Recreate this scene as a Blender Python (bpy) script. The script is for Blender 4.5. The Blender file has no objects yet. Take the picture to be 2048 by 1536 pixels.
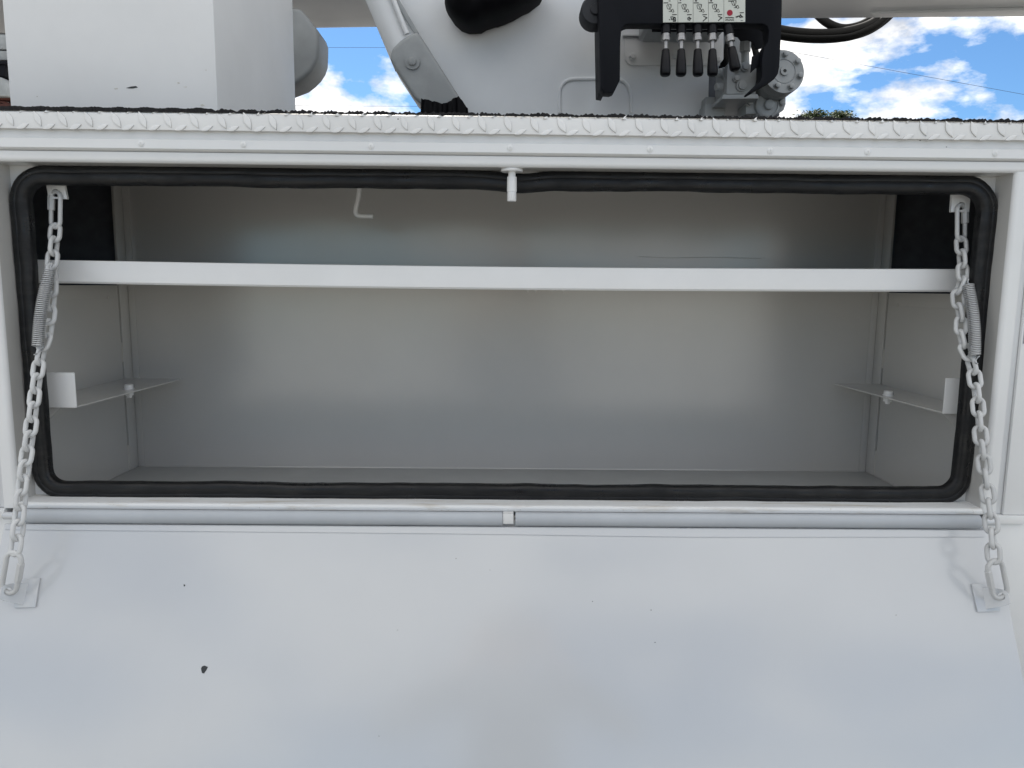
import bpy, bmesh, math, random
from mathutils import Matrix, Vector
R = math.radians
random.seed(11)
scene = bpy.context.scene
COL = scene.collection

# ------------------------------------------------------------------ camera
F = 1450.0                                    # focal length in photo pixels (2048 wide)
CAMZ = 1.5
CAM = Vector((0.0, -1.10, CAMZ))
PITCH = R(7.7)
cam_rot = (Matrix.Rotation(-R(0.6), 4, 'Z') @ Matrix.Rotation(math.pi/2 - PITCH, 4, 'X')
           @ Matrix.Rotation(R(0.56), 4, 'Z'))
cd = bpy.data.cameras.new('camera')
cam = bpy.data.objects.new('camera', cd)
COL.objects.link(cam)
cam.matrix_world = Matrix.Translation(CAM) @ cam_rot
cd.sensor_width = 36.0
cd.lens = 36.0 * F / 2048
cd.clip_start = 0.02
cd.clip_end = 6000
scene.camera = cam

# ------------------------------------------------------------------ world, sun, exposure
SUN_EL, SUN_AZ = R(44), R(-14)                # azimuth from +Y (behind the truck) towards +X
world = bpy.data.worlds.new('World')
scene.world = world
world.use_nodes = True
wn, wl = world.node_tree.nodes, world.node_tree.links
wn.clear()
wout = wn.new('ShaderNodeOutputWorld')
bg = wn.new('ShaderNodeBackground')
bg.inputs['Strength'].default_value = 0.10
sky = wn.new('ShaderNodeTexSky')
sky.sky_type = 'NISHITA'
sky.sun_disc = False
sky.sun_elevation = SUN_EL
sky.sun_rotation = SUN_AZ
sky.altitude = 200
sky.air_density = 1.0
sky.dust_density = 0.15
sky.ozone_density = 3.0
tc = wn.new('ShaderNodeTexCoord')
mp = wn.new('ShaderNodeMapping')
mp.inputs['Location'].default_value = (6.08, 3.3, 1.03)
mp.inputs['Scale'].default_value = (1.0, 1.0, 1.7)
nz = wn.new('ShaderNodeTexNoise')
nz.inputs['Scale'].default_value = 3.6
nz.inputs['Detail'].default_value = 11
nz.inputs['Roughness'].default_value = 0.56
nz.inputs['Distortion'].default_value = 0.15
rm = wn.new('ShaderNodeValToRGB')
rm.color_ramp.elements[0].position = 0.50
rm.color_ramp.elements[1].position = 0.555
nz2 = wn.new('ShaderNodeTexNoise')
nz2.inputs['Scale'].default_value = 9.0
nz2.inputs['Detail'].default_value = 9
nz2.inputs['Roughness'].default_value = 0.62
rm2 = wn.new('ShaderNodeValToRGB')
rm2.color_ramp.elements[0].position = 0.36
rm2.color_ramp.elements[0].color = (2.6, 2.75, 3.05, 1)
rm2.color_ramp.elements[1].position = 0.72
e3 = rm2.color_ramp.elements.new(0.58)
e3.color = (4.4, 4.4, 4.4, 1)
rm2.color_ramp.elements[1].color = (6.3, 6.15, 5.9, 1)
tint = wn.new('ShaderNodeMix')
tint.data_type = 'RGBA'; tint.blend_type = 'MULTIPLY'
tint.inputs['Factor'].default_value = 1.0
tint.inputs['B'].default_value = (0.295, 0.405, 0.49, 1)
mix = wn.new('ShaderNodeMix')
mix.data_type = 'RGBA'
wl.new(tc.outputs['Generated'], mp.inputs['Vector'])
wl.new(mp.outputs['Vector'], nz.inputs['Vector'])
wl.new(mp.outputs['Vector'], nz2.inputs['Vector'])
sepd = wn.new('ShaderNodeSeparateXYZ')
wl.new(tc.outputs['Generated'], sepd.inputs['Vector'])
cvr = wn.new('ShaderNodeMapRange')            # cloud thickened above the view, to whiten and even the light
cvr.inputs['From Min'].default_value = 0.33
cvr.inputs['From Max'].default_value = 0.75
cvr.inputs['To Min'].default_value = 0.022
cvr.inputs['To Max'].default_value = 0.20
wl.new(sepd.outputs['Z'], cvr.inputs['Value'])
addc = wn.new('ShaderNodeMath'); addc.operation = 'ADD'
wl.new(nz.outputs['Fac'], addc.inputs[0]); wl.new(cvr.outputs['Result'], addc.inputs[1])
wl.new(addc.outputs['Value'], rm.inputs['Fac'])
wl.new(nz2.outputs['Fac'], rm2.inputs['Fac'])
wl.new(sky.outputs['Color'], tint.inputs['A'])
wl.new(rm.outputs['Color'], mix.inputs['Factor'])
wl.new(tint.outputs['Result'], mix.inputs['A'])
wl.new(rm2.outputs['Color'], mix.inputs['B'])
wl.new(mix.outputs['Result'], bg.inputs['Color'])
wl.new(bg.outputs['Background'], wout.inputs['Surface'])

sd = bpy.data.lights.new('sun', 'SUN')
sd.energy = 5.0
sd.angle = R(0.53)
sd.color = (1.0, 0.95, 0.88)
sun = bpy.data.objects.new('sun', sd)
COL.objects.link(sun)
sdir = Vector((math.sin(SUN_AZ)*math.cos(SUN_EL), math.cos(SUN_AZ)*math.cos(SUN_EL), math.sin(SUN_EL)))
sun.rotation_euler = sdir.to_track_quat('Z', 'Y').to_euler()
sun.location = sdir * 30

vs = scene.view_settings
vs.view_transform = 'Standard'
vs.look = 'None'
vs.gamma = 1.0
vs.use_curve_mapping = False
vs.exposure = 1.42
try:
    scene.cycles.max_bounces = 10
    scene.cycles.diffuse_bounces = 6
except Exception:
    pass

# ------------------------------------------------------------------ helpers
def P(px, py, Y):
    """world point on the plane y = Y that the photograph shows at (px, py)"""
    d = cam_rot.to_3x3() @ Vector(((px-1024)/F, -(py-768)/F, -1.0))
    return CAM + d * ((Y - CAM.y)/d.y)

def ZR(py, Y):
    """height of a level line that crosses the middle of the photograph at py"""
    return P(1009, py, Y).z

WM = {}
def attach(o, p):
    if p is not None:
        o.parent = p
        o.matrix_parent_inverse = WM[p.name].inverted()

def empty(name, loc, label, cat, group=None):
    o = bpy.data.objects.new(name, None)
    COL.objects.link(o)
    o.empty_display_size = 0.1
    m = Matrix.Translation(Vector(loc))
    o.matrix_basis = m
    WM[o.name] = m
    tag(o, label, cat, group)
    return o

def tag(o, label=None, cat=None, group=None, kind=None):
    if label: o['label'] = label
    if cat: o['category'] = cat
    if group: o['group'] = group
    if kind: o['kind'] = kind
    return o

def place(name, mesh, m, parent=None):
    o = bpy.data.objects.new(name, mesh)
    COL.objects.link(o)
    o.matrix_basis = m
    WM[o.name] = m.copy()
    attach(o, parent)
    return o

def finish(bm, name, mat, parent=None, smooth=False, recalc=True):
    if recalc:
        bmesh.ops.recalc_face_normals(bm, faces=bm.faces)
    c = Vector((0, 0, 0))
    lo = Vector((1e9,)*3); hi = Vector((-1e9,)*3)
    for v in bm.verts:
        for i in range(3):
            lo[i] = min(lo[i], v.co[i]); hi[i] = max(hi[i], v.co[i])
    c = (lo + hi)/2
    bmesh.ops.translate(bm, verts=bm.verts, vec=-c)
    me = bpy.data.meshes.new(name)
    bm.to_mesh(me)
    bm.free()
    if smooth is True:
        for p in me.polygons: p.use_smooth = True
    elif smooth:
        for p in me.polygons: p.use_smooth = True
        try:
            me.set_sharp_from_angle(angle=R(smooth))
        except Exception:
            pass
    me.materials.append(mat)
    return place(name, me, Matrix.Translation(c), parent)

def add_box(bm, x0, x1, y0, y1, z0, z1, bev=0.0, seg=2):
    vs_ = [bm.verts.new((x, y, z)) for x in (x0, x1) for y in (y0, y1) for z in (z0, z1)]
    idx = [(0, 1, 3, 2), (4, 6, 7, 5), (0, 4, 5, 1), (2, 3, 7, 6), (0, 2, 6, 4), (1, 5, 7, 3)]
    fs = [bm.faces.new([vs_[i] for i in f]) for f in idx]
    if bev:
        es = list({e for f in fs for e in f.edges})
        bmesh.ops.bevel(bm, geom=es, offset=bev, segments=seg, affect='EDGES', profile=0.6)

def box(name, x0, x1, y0, y1, z0, z1, mat, parent=None, bev=0.0, seg=2):
    bm = bmesh.new()
    add_box(bm, x0, x1, y0, y1, z0, z1, bev, seg)
    return finish(bm, name, mat, parent, smooth=40 if bev else False)

def add_prism(bm, pts, vec, holes=()):
    """extrude a planar outline (list of Vectors), optionally with holes, along vec"""
    loops = [pts] + list(holes)
    edges = []
    for lp in loops:
        vv = [bm.verts.new(p) for p in lp]
        edges += [bm.edges.new((vv[i], vv[(i+1) % len(vv)])) for i in range(len(vv))]
    if holes:
        r = bmesh.ops.triangle_fill(bm, edges=edges, use_beauty=True)
        fs = [g for g in r['geom'] if isinstance(g, bmesh.types.BMFace)]
    else:
        vv = [e.verts[0] for e in edges]
        fs = [bm.faces.new([bm.verts[-1] if False else v for v in vv])]
    r = bmesh.ops.extrude_face_region(bm, geom=fs)
    nv = [g for g in r['geom'] if isinstance(g, bmesh.types.BMVert)]
    bmesh.ops.translate(bm, verts=nv, vec=vec)
    return fs

def prism(name, pts, vec, mat, parent=None, holes=(), bev=0.0, seg=2, smooth=35):
    bm = bmesh.new()
    add_prism(bm, [Vector(p) for p in pts], Vector(vec), [[Vector(q) for q in h] for h in holes])
    bmesh.ops.recalc_face_normals(bm, faces=bm.faces)
    if bev:
        es = [e for e in bm.edges if len(e.link_faces) == 2 and e.calc_face_angle(0) > R(25)]
        bmesh.ops.bevel(bm, geom=es, offset=bev, segments=seg, affect='EDGES', profile=0.6)
    return finish(bm, name, mat, parent, smooth=smooth)

def frame_of(t):
    t = t.normalized()
    a = Vector((0, 0, 1)) if abs(t.z) < 0.9 else Vector((0, 1, 0))
    u = t.cross(a).normalized()
    return u, t.cross(u).normalized()

def add_tube(bm, pts, rad, seg=10, closed=False, cap=True):
    pts = [Vector(p) for p in pts]
    n = len(pts)
    rads = rad if isinstance(rad, (list, tuple)) else [rad]*n
    rings = []
    u = None
    for i, p in enumerate(pts):
        if closed:
            t = pts[(i+1) % n] - pts[(i-1) % n]
        else:
            t = pts[min(i+1, n-1)] - pts[max(i-1, 0)]
        t.normalize()
        if u is None:
            u, _ = frame_of(t)
        u = (u - t*u.dot(t)).normalized()
        w = t.cross(u)
        rings.append([bm.verts.new(p + (u*math.cos(2*math.pi*k/seg) + w*math.sin(2*math.pi*k/seg))*rads[i]) for k in range(seg)])
    m = n if closed else n-1
    for i in range(m):
        a, b = rings[i], rings[(i+1) % n]
        for k in range(seg):
            bm.faces.new((a[k], a[(k+1) % seg], b[(k+1) % seg], b[k]))
    if cap and not closed:
        bm.faces.new(list(reversed(rings[0])))
        bm.faces.new(rings[-1])

def tube(name, pts, rad, mat, parent=None, seg=10, closed=False, smooth=50):
    bm = bmesh.new()
    add_tube(bm, pts, rad, seg, closed)
    return finish(bm, name, mat, parent, smooth=smooth)

def add_lathe(bm, c, axis, prof, seg=24):
    """prof = list of (distance along axis, radius)"""
    c = Vector(c); axis = Vector(axis).normalized()
    u, w = frame_of(axis)
    rings = []
    for d, r in prof:
        rings.append([bm.verts.new(c + axis*d + (u*math.cos(2*math.pi*k/seg) + w*math.sin(2*math.pi*k/seg))*max(r, 1e-5)) for k in range(seg)])
    for a, b in zip(rings, rings[1:]):
        for k in range(seg):
            bm.faces.new((a[k], a[(k+1) % seg], b[(k+1) % seg], b[k]))
    bm.faces.new(list(reversed(rings[0])))
    bm.faces.new(rings[-1])

def lathe(name, c, axis, prof, mat, parent=None, seg=24, smooth=40):
    bm = bmesh.new()
    add_lathe(bm, c, axis, prof, seg)
    return finish(bm, name, mat, parent, smooth=smooth)

def spline(pts, n):
    """Catmull-Rom through the points, n samples per span"""
    pts = [Vector(p) for p in pts]
    out = []
    for i in range(len(pts)-1):
        p0, p1, p2, p3 = pts[max(i-1, 0)], pts[i], pts[i+1], pts[min(i+2, len(pts)-1)]
        for k in range(n):
            t = k/n
            out.append(0.5*((2*p1) + (p2-p0)*t + (2*p0-5*p1+4*p2-p3)*t*t + (3*p1-p0-3*p2+p3)*t**3))
    out.append(pts[-1])
    return out

def extrude_x(name, prof, x0, x1, mat, parent, smooth=40, bev=0.0):
    """closed profile of (y, z) pairs run along x"""
    return prism(name, [(x0, y, z) for y, z in prof], (x1-x0, 0, 0), mat, parent, smooth=smooth, bev=bev)

# ------------------------------------------------------------------ materials
def base_mat(name):
    m = bpy.data.materials.new(name)
    m.use_nodes = True
    nt = m.node_tree
    b = nt.nodes['Principled BSDF']
    return m, nt, b

def wpos(nt):
    g = nt.nodes.new('ShaderNodeNewGeometry')
    return g.outputs['Position']

def noise(nt, vec, scale, detail=4, rough=0.55):
    n = nt.nodes.new('ShaderNodeTexNoise')
    n.inputs['Scale'].default_value = scale
    n.inputs['Detail'].default_value = detail
    n.inputs['Roughness'].default_value = rough
    if vec is not None:
        nt.links.new(vec, n.inputs['Vector'])
    return n.outputs['Fac']

def ramp(nt, fac, stops):
    r = nt.nodes.new('ShaderNodeValToRGB')
    els = r.color_ramp.elements
    while len(els) < len(stops): els.new(0.5)
    for e, (p, c) in zip(els, stops):
        e.position = p
        e.color = (c, c, c, 1) if isinstance(c, (int, float)) else (*c, 1)
    nt.links.new(fac, r.inputs['Fac'])
    return r.outputs['Color']

def mixc(nt, fac, a, b, mode='MIX'):
    m = nt.nodes.new('ShaderNodeMix')
    m.data_type = 'RGBA'; m.blend_type = mode
    for sock, val in (('Factor', fac), ('A', a), ('B', b)):
        if isinstance(val, bpy.types.NodeSocket):
            nt.links.new(val, m.inputs[sock])
        elif sock == 'Factor':
            m.inputs[sock].default_value = val
        else:
            m.inputs[sock].default_value = (*val, 1)
    return m.outputs['Result']

def bump(nt, b, h, strength, dist):
    bp = nt.nodes.new('ShaderNodeBump')
    bp.inputs['Strength'].default_value = strength
    bp.inputs['Distance'].default_value = dist
    nt.links.new(h, bp.inputs['Height'])
    nt.links.new(bp.outputs['Normal'], b.inputs['Normal'])

def paint(name, col, rough, specks=0.0, grime=0.06, peel=0.12, coat=0.0, dirt=(0.30, 0.27, 0.22), dust=0.0, coat_rough=0.10, streak=None, coat_ior=1.6, warp=0.0):
    m, nt, b = base_mat(name)
    pos = wpos(nt)
    g = ramp(nt, noise(nt, pos, 5.0, 6, 0.6), [(0.35, 1.0-grime), (0.65, 1.0)])
    c = mixc(nt, 1.0, col, g, 'MULTIPLY')
    if streak:
        ms = nt.nodes.new('ShaderNodeMapping')
        ms.inputs['Scale'].default_value = streak
        nt.links.new(pos, ms.inputs['Vector'])
        sk = ramp(nt, noise(nt, ms.outputs['Vector'], 1.0, 8, 0.7), [(0.30, 0.90), (0.55, 1.0)])
        c = mixc(nt, 1.0, c, sk, 'MULTIPLY')
    # dust film gathered in small irregular smears
    sm = ramp(nt, noise(nt, pos, 38.0, 7, 0.68), [(0.72, 0.0), (0.90, dust)])
    c = mixc(nt, sm, c, dirt)
    if specks:
        v = nt.nodes.new('ShaderNodeTexVoronoi')
        v.inputs['Scale'].default_value = 26.0
        nt.links.new(pos, v.inputs['Vector'])
        near = ramp(nt, v.outputs['Distance'], [(0.020, 1.0), (0.034, 0.0)])
        pick = nt.nodes.new('ShaderNodeSeparateColor')
        nt.links.new(v.outputs['Color'], pick.inputs['Color'])
        some = ramp(nt, pick.outputs['Red'], [(1.0-specks-0.001, 0.0), (1.0-specks, 1.0)])
        f = mixc(nt, 1.0, near, some, 'MULTIPLY')
        c = mixc(nt, f, c, (0.10, 0.09, 0.08))
    nt.links.new(c, b.inputs['Base Color'])
    r = ramp(nt, noise(nt, pos, 14.0, 5, 0.6), [(0.3, rough*0.85), (0.7, rough*1.2)])
    nt.links.new(r, b.inputs['Roughness'])
    b.inputs['Coat Weight'].default_value = coat
    b.inputs['Coat Roughness'].default_value = coat_rough
    b.inputs['Coat IOR'].default_value = coat_ior
    bump(nt, b, noise(nt, pos, 420.0, 3), peel, 0.0004)
    if warp:                                   # slow waviness of thin sheet metal, seen in its gloss
        bw = nt.nodes.new('ShaderNodeBump')
        bw.inputs['Strength'].default_value = 1.0
        bw.inputs['Distance'].default_value = warp
        nt.links.new(noise(nt, pos, 3.2, 1, 0.3), bw.inputs['Height'])
        nt.links.new(bw.outputs['Normal'], b.inputs['Coat Normal'])
    return m

M = {}
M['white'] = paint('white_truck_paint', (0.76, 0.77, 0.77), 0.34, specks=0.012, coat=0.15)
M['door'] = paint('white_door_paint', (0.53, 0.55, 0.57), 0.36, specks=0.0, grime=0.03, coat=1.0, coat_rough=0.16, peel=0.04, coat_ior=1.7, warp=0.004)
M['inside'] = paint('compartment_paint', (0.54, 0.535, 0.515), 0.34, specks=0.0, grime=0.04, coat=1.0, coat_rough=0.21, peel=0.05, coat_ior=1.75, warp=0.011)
M['lift'] = paint('lift_paint', (0.72, 0.735, 0.745), 0.45, specks=0.04, grime=0.08)
M['casting'] = paint('painted_casting', (0.37, 0.388, 0.392), 0.5, grime=0.35, peel=0.5, dust=0.7, dirt=(0.06, 0.055, 0.05))
M['tread'] = paint('painted_tread_plate', (0.80, 0.805, 0.80), 0.42, specks=0.08, grime=0.10, dust=0.2)
M['boxpaint'] = paint('tool_box_paint', (0.76, 0.77, 0.775), 0.55, specks=0.0)
M['hinge'] = paint('hinge_paint', (0.47, 0.50, 0.535), 0.40, specks=0.10, grime=0.12, dust=0.3)
M['floor'] = paint('compartment_floor_paint', (0.44, 0.45, 0.445), 0.55, specks=0.06, grime=0.10, dust=0.25)
M['railpaint'] = paint('shelf_rail_paint', (0.85, 0.855, 0.85), 0.40)
M['chain'] = paint('painted_chain', (0.66, 0.67, 0.67), 0.42, grime=0.25, peel=0.4)
m, nt, b = base_mat('stained_sill_paint')
pos = wpos(nt)
mpn2 = nt.nodes.new('ShaderNodeMapping')
mpn2.inputs['Scale'].default_value = (7.0, 60.0, 45.0)
nt.links.new(pos, mpn2.inputs['Vector'])
st_ = ramp(nt, noise(nt, mpn2.outputs['Vector'], 1.0, 7, 0.66), [(0.52, 0.0), (0.72, 0.75)])
gr_ = ramp(nt, noise(nt, pos, 160.0, 5, 0.7), [(0.62, 0.0), (0.75, 0.6)])
c_ = mixc(nt, st_, (0.74, 0.755, 0.76), (0.42, 0.36, 0.27))
nt.links.new(mixc(nt, gr_, c_, (0.40, 0.36, 0.30)), b.inputs['Base Color'])
b.inputs['Roughness'].default_value = 0.45
M['sill'] = m
M['lug_shade'] = paint('lug_edge_shade', (0.52, 0.52, 0.50), 0.7, grime=0.3)  # darker tone painted as shade round the foot of each lug
M['seam'] = paint('seam_sealer', (0.60, 0.59, 0.55), 0.6, grime=0.2, peel=0.6)

def simple(name, col, rough, metal=0.0, var=0.15, scale=40.0, bmp=0.0, spec=0.35):
    m, nt, b = base_mat(name)
    pos = wpos(nt)
    g = ramp(nt, noise(nt, pos, scale, 6, 0.62), [(0.3, 1.0-var), (0.7, 1.0+0.0)])
    nt.links.new(mixc(nt, 1.0, col, g, 'MULTIPLY'), b.inputs['Base Color'])
    b.inputs['Roughness'].default_value = rough
    b.inputs['Metallic'].default_value = metal
    b.inputs['Specular IOR Level'].default_value = spec
    if bmp:
        bump(nt, b, noise(nt, pos, scale*6, 4), bmp, 0.001)
    return m

# black rubber with a greyish bloom of dust
m, nt, b = base_mat('black_rubber')
pos = wpos(nt)
mpn = nt.nodes.new('ShaderNodeMapping')
mpn.inputs['Scale'].default_value = (6.0, 30.0, 30.0)
nt.links.new(pos, mpn.inputs['Vector'])
d = ramp(nt, noise(nt, mpn.outputs['Vector'], 3.0, 7, 0.65), [(0.45, 0.0), (0.75, 0.7)])
nt.links.new(mixc(nt, d, (0.0040, 0.0045, 0.0058), (0.022, 0.022, 0.021)), b.inputs['Base Color'])
nt.links.new(ramp(nt, noise(nt, pos, 30.0, 5), [(0.35, 0.25), (0.65, 0.60)]), b.inputs['Roughness'])
b.inputs['Specular IOR Level'].default_value = 0.34
bump(nt, b, noise(nt, mpn.outputs['Vector'], 5.0, 6), 0.35, 0.0015)
M['rubber'] = m
M['grip'] = simple('black_grit_coating', (0.016, 0.016, 0.018), 0.9, var=0.5, scale=300, bmp=1.0)
M['black'] = simple('black_powder_coat', (0.0040, 0.0050, 0.0085), 0.62, var=0.3, scale=20, bmp=0.1, spec=0.18)
M['knob'] = simple('black_plastic', (0.004, 0.004, 0.006), 0.42, var=0.2, spec=0.25)
M['hose'] = simple('hose_rubber', (0.0035, 0.0035, 0.0035), 0.7, var=0.3, bmp=0.2, spec=0.15)
M['vinyl'] = simple('black_vinyl', (0.0030, 0.0030, 0.0045), 0.7, var=0.3, bmp=0.2, spec=0.12)
M['steel'] = simple('dull_steel', (0.42, 0.41, 0.40), 0.42, metal=0.9, var=0.3, scale=120)
M['spring'] = simple('painted_spring_wire', (0.55, 0.56, 0.57), 0.32, metal=0.55, var=0.15)
M['shade_dark'] = simple('shade_dark_tone', (0.14, 0.15, 0.17), 0.5, var=0.3)  # shade put into the colour, so enclosed recesses stay dark
M['chip'] = simple('bare_primer', (0.045, 0.050, 0.055), 0.6, var=0.3, scale=400)
M['decal'] = simple('cream_decal', (0.62, 0.64, 0.58), 0.4, var=0.05)
M['ink'] = simple('black_ink', (0.02, 0.02, 0.02), 0.6)
M['red'] = simple('red_button_print', (0.36, 0.015, 0.035), 0.4, var=0.1)
M['reflector'] = simple('grey_reflective_tape', (0.30, 0.31, 0.34), 0.35, var=0.25, scale=90)
M['roller'] = simple('dark_grey_plastic', (0.035, 0.037, 0.042), 0.6)
M['rust'] = simple('red_oxide_steel', (0.10, 0.030, 0.022), 0.6, var=0.4)
M['wire'] = simple('cable_black', (0.05, 0.05, 0.055), 0.7)
M['bark'] = simple('bark', (0.10, 0.075, 0.055), 0.9, var=0.4, scale=6)

m, nt, b = base_mat('gravel_lot')
pos = wpos(nt)
g = ramp(nt, noise(nt, pos, 60, 8, 0.7), [(0.3, (0.145, 0.143, 0.135)), (0.7, (0.31, 0.306, 0.29))])
g2 = ramp(nt, noise(nt, pos, 0.35, 5), [(0.35, 0.8), (0.65, 1.0)])
nt.links.new(mixc(nt, 1.0, g, g2, 'MULTIPLY'), b.inputs['Base Color'])
b.inputs['Roughness'].default_value = 0.95
bump(nt, b, noise(nt, pos, 90, 6), 0.8, 0.02)
M['gravel'] = m

m, nt, b = base_mat('foliage')
pos = wpos(nt)
g = ramp(nt, noise(nt, pos, 1.6, 5), [(0.3, (0.018, 0.032, 0.010)), (0.7, (0.055, 0.080, 0.026))])
nt.links.new(g, b.inputs['Base Color'])
b.inputs['Roughness'].default_value = 0.7
b.inputs['Specular IOR Level'].default_value = 0.1
b.inputs['Subsurface Weight'].default_value = 0.0
M['leaf'] = m

# ------------------------------------------------------------------ ground
bm = bmesh.new()
bmesh.ops.create_grid(bm, x_segments=4, y_segments=4, size=2500)
tag(finish(bm, 'ground', M['gravel']), kind='structure')

# ------------------------------------------------------------------ truck body
HW = 0.755                                     # half width of the framed opening
WALL = 0.80                                    # inner half width of the compartment
BACK = 0.455
Z_DECK = ZR(231, -0.012)
Z_LIP0 = ZR(268, -0.012)
Z_S1 = ZR(287, -0.004)
Z_S2 = ZR(306.5, -0.008)
Z_HEAD = ZR(334, 0.0)
Z_SILL = ZR(1011, 0.0)
Z_SILL2 = ZR(1023.5, -0.004)
Z_HINGE0 = ZR(1024.5, -0.014)
Z_HINGE1 = ZR(1052, -0.014)
XL, XR = -1.75, 1.75

body = empty('utility_truck_body', (0, 0.6, 0.0),
             'white utility truck body with its long side compartment standing open', 'truck body')

# deck with its coated top and folded tread plate edge
deck = box('deck', XL, XR, 0.0, 2.25, Z_DECK-0.012, Z_DECK-0.004, M['tread'], body)
edge = extrude_x('tread_plate_edge', [(-0.012, Z_LIP0), (-0.0125, Z_DECK-0.003), (-0.009, Z_DECK), (0.05, Z_DECK),
                 (0.05, Z_DECK-0.0035), (-0.0085, Z_DECK-0.0045), (-0.0085, Z_LIP0)], XL, XR, M['tread'], body, bev=0.0008)
tag(edge, 'white tread plate edge with raised lens shaped lugs')

def lug_mesh(w, h, t):
    bm = bmesh.new()
    n = 16
    rings = []
    for k, (s, dy) in enumerate(((1.0, 0.0006), (0.93, -t*0.9), (0.66, -t), (0.0, -t*1.02))):
        if s == 0.0:
            rings.append([bm.verts.new((0, dy, 0))])
        else:
            rg = []
            for i in range(n):
                a = 2*math.pi*i/n
                # lens: two arcs meeting in points
                zz = math.cos(a)
                xx = math.copysign((1 - abs(zz)**1.7), math.sin(a)) if abs(math.sin(a)) > 1e-6 else 0
                rg.append(bm.verts.new((xx*w/2*s, dy, zz*h/2*(s if s < 1 else 1))))
            rings.append(rg)
    for a, c in zip(rings, rings[1:]):
        for i in range(n):
            if len(c) == 1:
                bm.faces.new((a[i], a[(i+1) % n], c[0]))
            else:
                bm.faces.new((a[i], a[(i+1) % n], c[(i+1) % n], c[i]))
    bmesh.ops.recalc_face_normals(bm, faces=bm.faces)
    me = bpy.data.meshes.new('tread_lug')
    bm.to_mesh(me); bm.free()
    for p in me.polygons: p.use_smooth = True
    me.materials.append(M['tread']); me.materials.append(M['lug_shade'])
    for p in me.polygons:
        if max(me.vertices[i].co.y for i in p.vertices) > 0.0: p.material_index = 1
    return me
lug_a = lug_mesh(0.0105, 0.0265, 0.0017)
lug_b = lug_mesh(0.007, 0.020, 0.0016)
zm = (Z_DECK + Z_LIP0)/2
x = -1.05
k = 0
while x < 1.05:
    m4 = Matrix.Translation((x+random.uniform(-.0014, .0014), -0.0122+random.uniform(0, .0005), zm+0.001+random.uniform(-.0008, .0008))) @ Matrix.Rotation(R(-27+random.uniform(-5, 5)), 4, 'Y') @ Matrix.Scale(random.uniform(.88, 1.04), 4)
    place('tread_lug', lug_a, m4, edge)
    # neighbours that run over the folded top and the cut bottom edge
    m4 = Matrix.Translation((x+0.019+random.uniform(-.003, .003), -0.0103, Z_DECK-0.0009)) @ Matrix.Rotation(R(62+random.uniform(-6, 6)), 4, 'Y') @ Matrix.Rotation(R(-30), 4, 'X') @ Matrix.Scale(random.uniform(.55, .95), 4)
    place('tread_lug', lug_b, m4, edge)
    m4 = Matrix.Translation((x+0.017, -0.0118, Z_LIP0+0.0026)) @ Matrix.Rotation(R(68), 4, 'Y')
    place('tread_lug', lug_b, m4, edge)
    x += 0.0376
    k += 1

# ragged front of the black grit coating on the deck
bm = bmesh.new()
n = 1500
prev = None
for i in range(n+1):
    x = XL + (XR-XL)*i/n
    left = x < -0.42
    h = 0.0048 + (0.0006*math.sin((x)*167) if left or x > 0.45 else 0.0) + random.uniform(-.0004, .0004)
    if not left:
        h = 0.0030 + 0.0008*math.sin(x*167) + random.uniform(-.0016, .0016)
    yb = -0.0115 + random.uniform(-0.0006, 0.0012)
    zb = Z_DECK + 0.0002 - (0.0014 if left else random.uniform(0.0, 0.0022))
    a = bm.verts.new((x, yb-0.0022, zb)); b_ = bm.verts.new((x, yb-0.0008, Z_DECK+h)); c = bm.verts.new((x, 0.02, Z_DECK+0.0035)); d_ = bm.verts.new((x, 2.24, Z_DECK+0.0035))
    if prev:
        for q in range(3):
            bm.faces.new((prev[q], (a, b_, c, d_)[q], (a, b_, c, d_)[q+1], prev[q+1]))
    prev = (a, b_, c, d_)
tag(finish(bm, 'grit_coating', M['grip'], deck), 'black ragged edged anti slip coating')

# header: plain strip, screwed drip rail, rounded lip over the opening
strip = extrude_x('cap_strip', [(-0.004, Z_S1-0.002), (-0.004, Z_LIP0+0.012), (0.01, Z_LIP0+0.012), (0.01, Z_S1-0.002)], XL, XR, M['white'], body)
for hx, hy, w_ in ((1911, 278, 1.6), (1921, 278.5, 1.7), (1584, 273, 2.2), (1589, 273.2, 2.2), (1840, 281, 0.9), (1893, 294, 0.8)):
    c = P(hx, hy, -0.0042)
    lathe('drill_hole', c, (0, -1, 0), [(0, w_*0.0008), (0.0003, w_*0.0008)], M['chip'], strip, seg=10)
rail = extrude_x('drip_rail', [(-0.0085, Z_S2+0.001), (-0.0085, Z_S1-0.001), (-0.0075, Z_S1), (0.006, Z_S1), (0.006, Z_S2-0.004),
                 (-0.0065, Z_S2)], XL, XR, M['white'], body)
for px in (282, 487, 742, 1020, 1300, 1540, 1735, 1990):
    c = P(px, 295 + (px-1024)*0.0135, -0.0085)
    lathe('screw', (c.x, -0.0080, (Z_S1+Z_S2)/2+0.0005), (0, -1, 0), [(0, 0.0048), (0.0012, 0.0046), (0.0022, 0.0030), (0.0024, 0.0010), (0.0014, 0.0009)], M['white'], rail, seg=14)
def shade_returns(o):  # inward and under faces get darker paint standing in for shade
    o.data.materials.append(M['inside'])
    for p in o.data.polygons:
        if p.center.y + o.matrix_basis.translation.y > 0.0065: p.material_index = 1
hd = []
zt = Z_S2 - 0.0032
for a in range(0, 7):
    t = R(90*a/6)
    hd.append((0.004 - 0.006*math.cos(t) - 0.0, Z_HEAD + 0.006 - 0.006*math.sin(t)))
shade_returns(extrude_x('header', [(-0.002, zt), *hd, (0.043, Z_HEAD), (0.043, zt)], XL, XR, M['white'], body, smooth=60))

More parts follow.
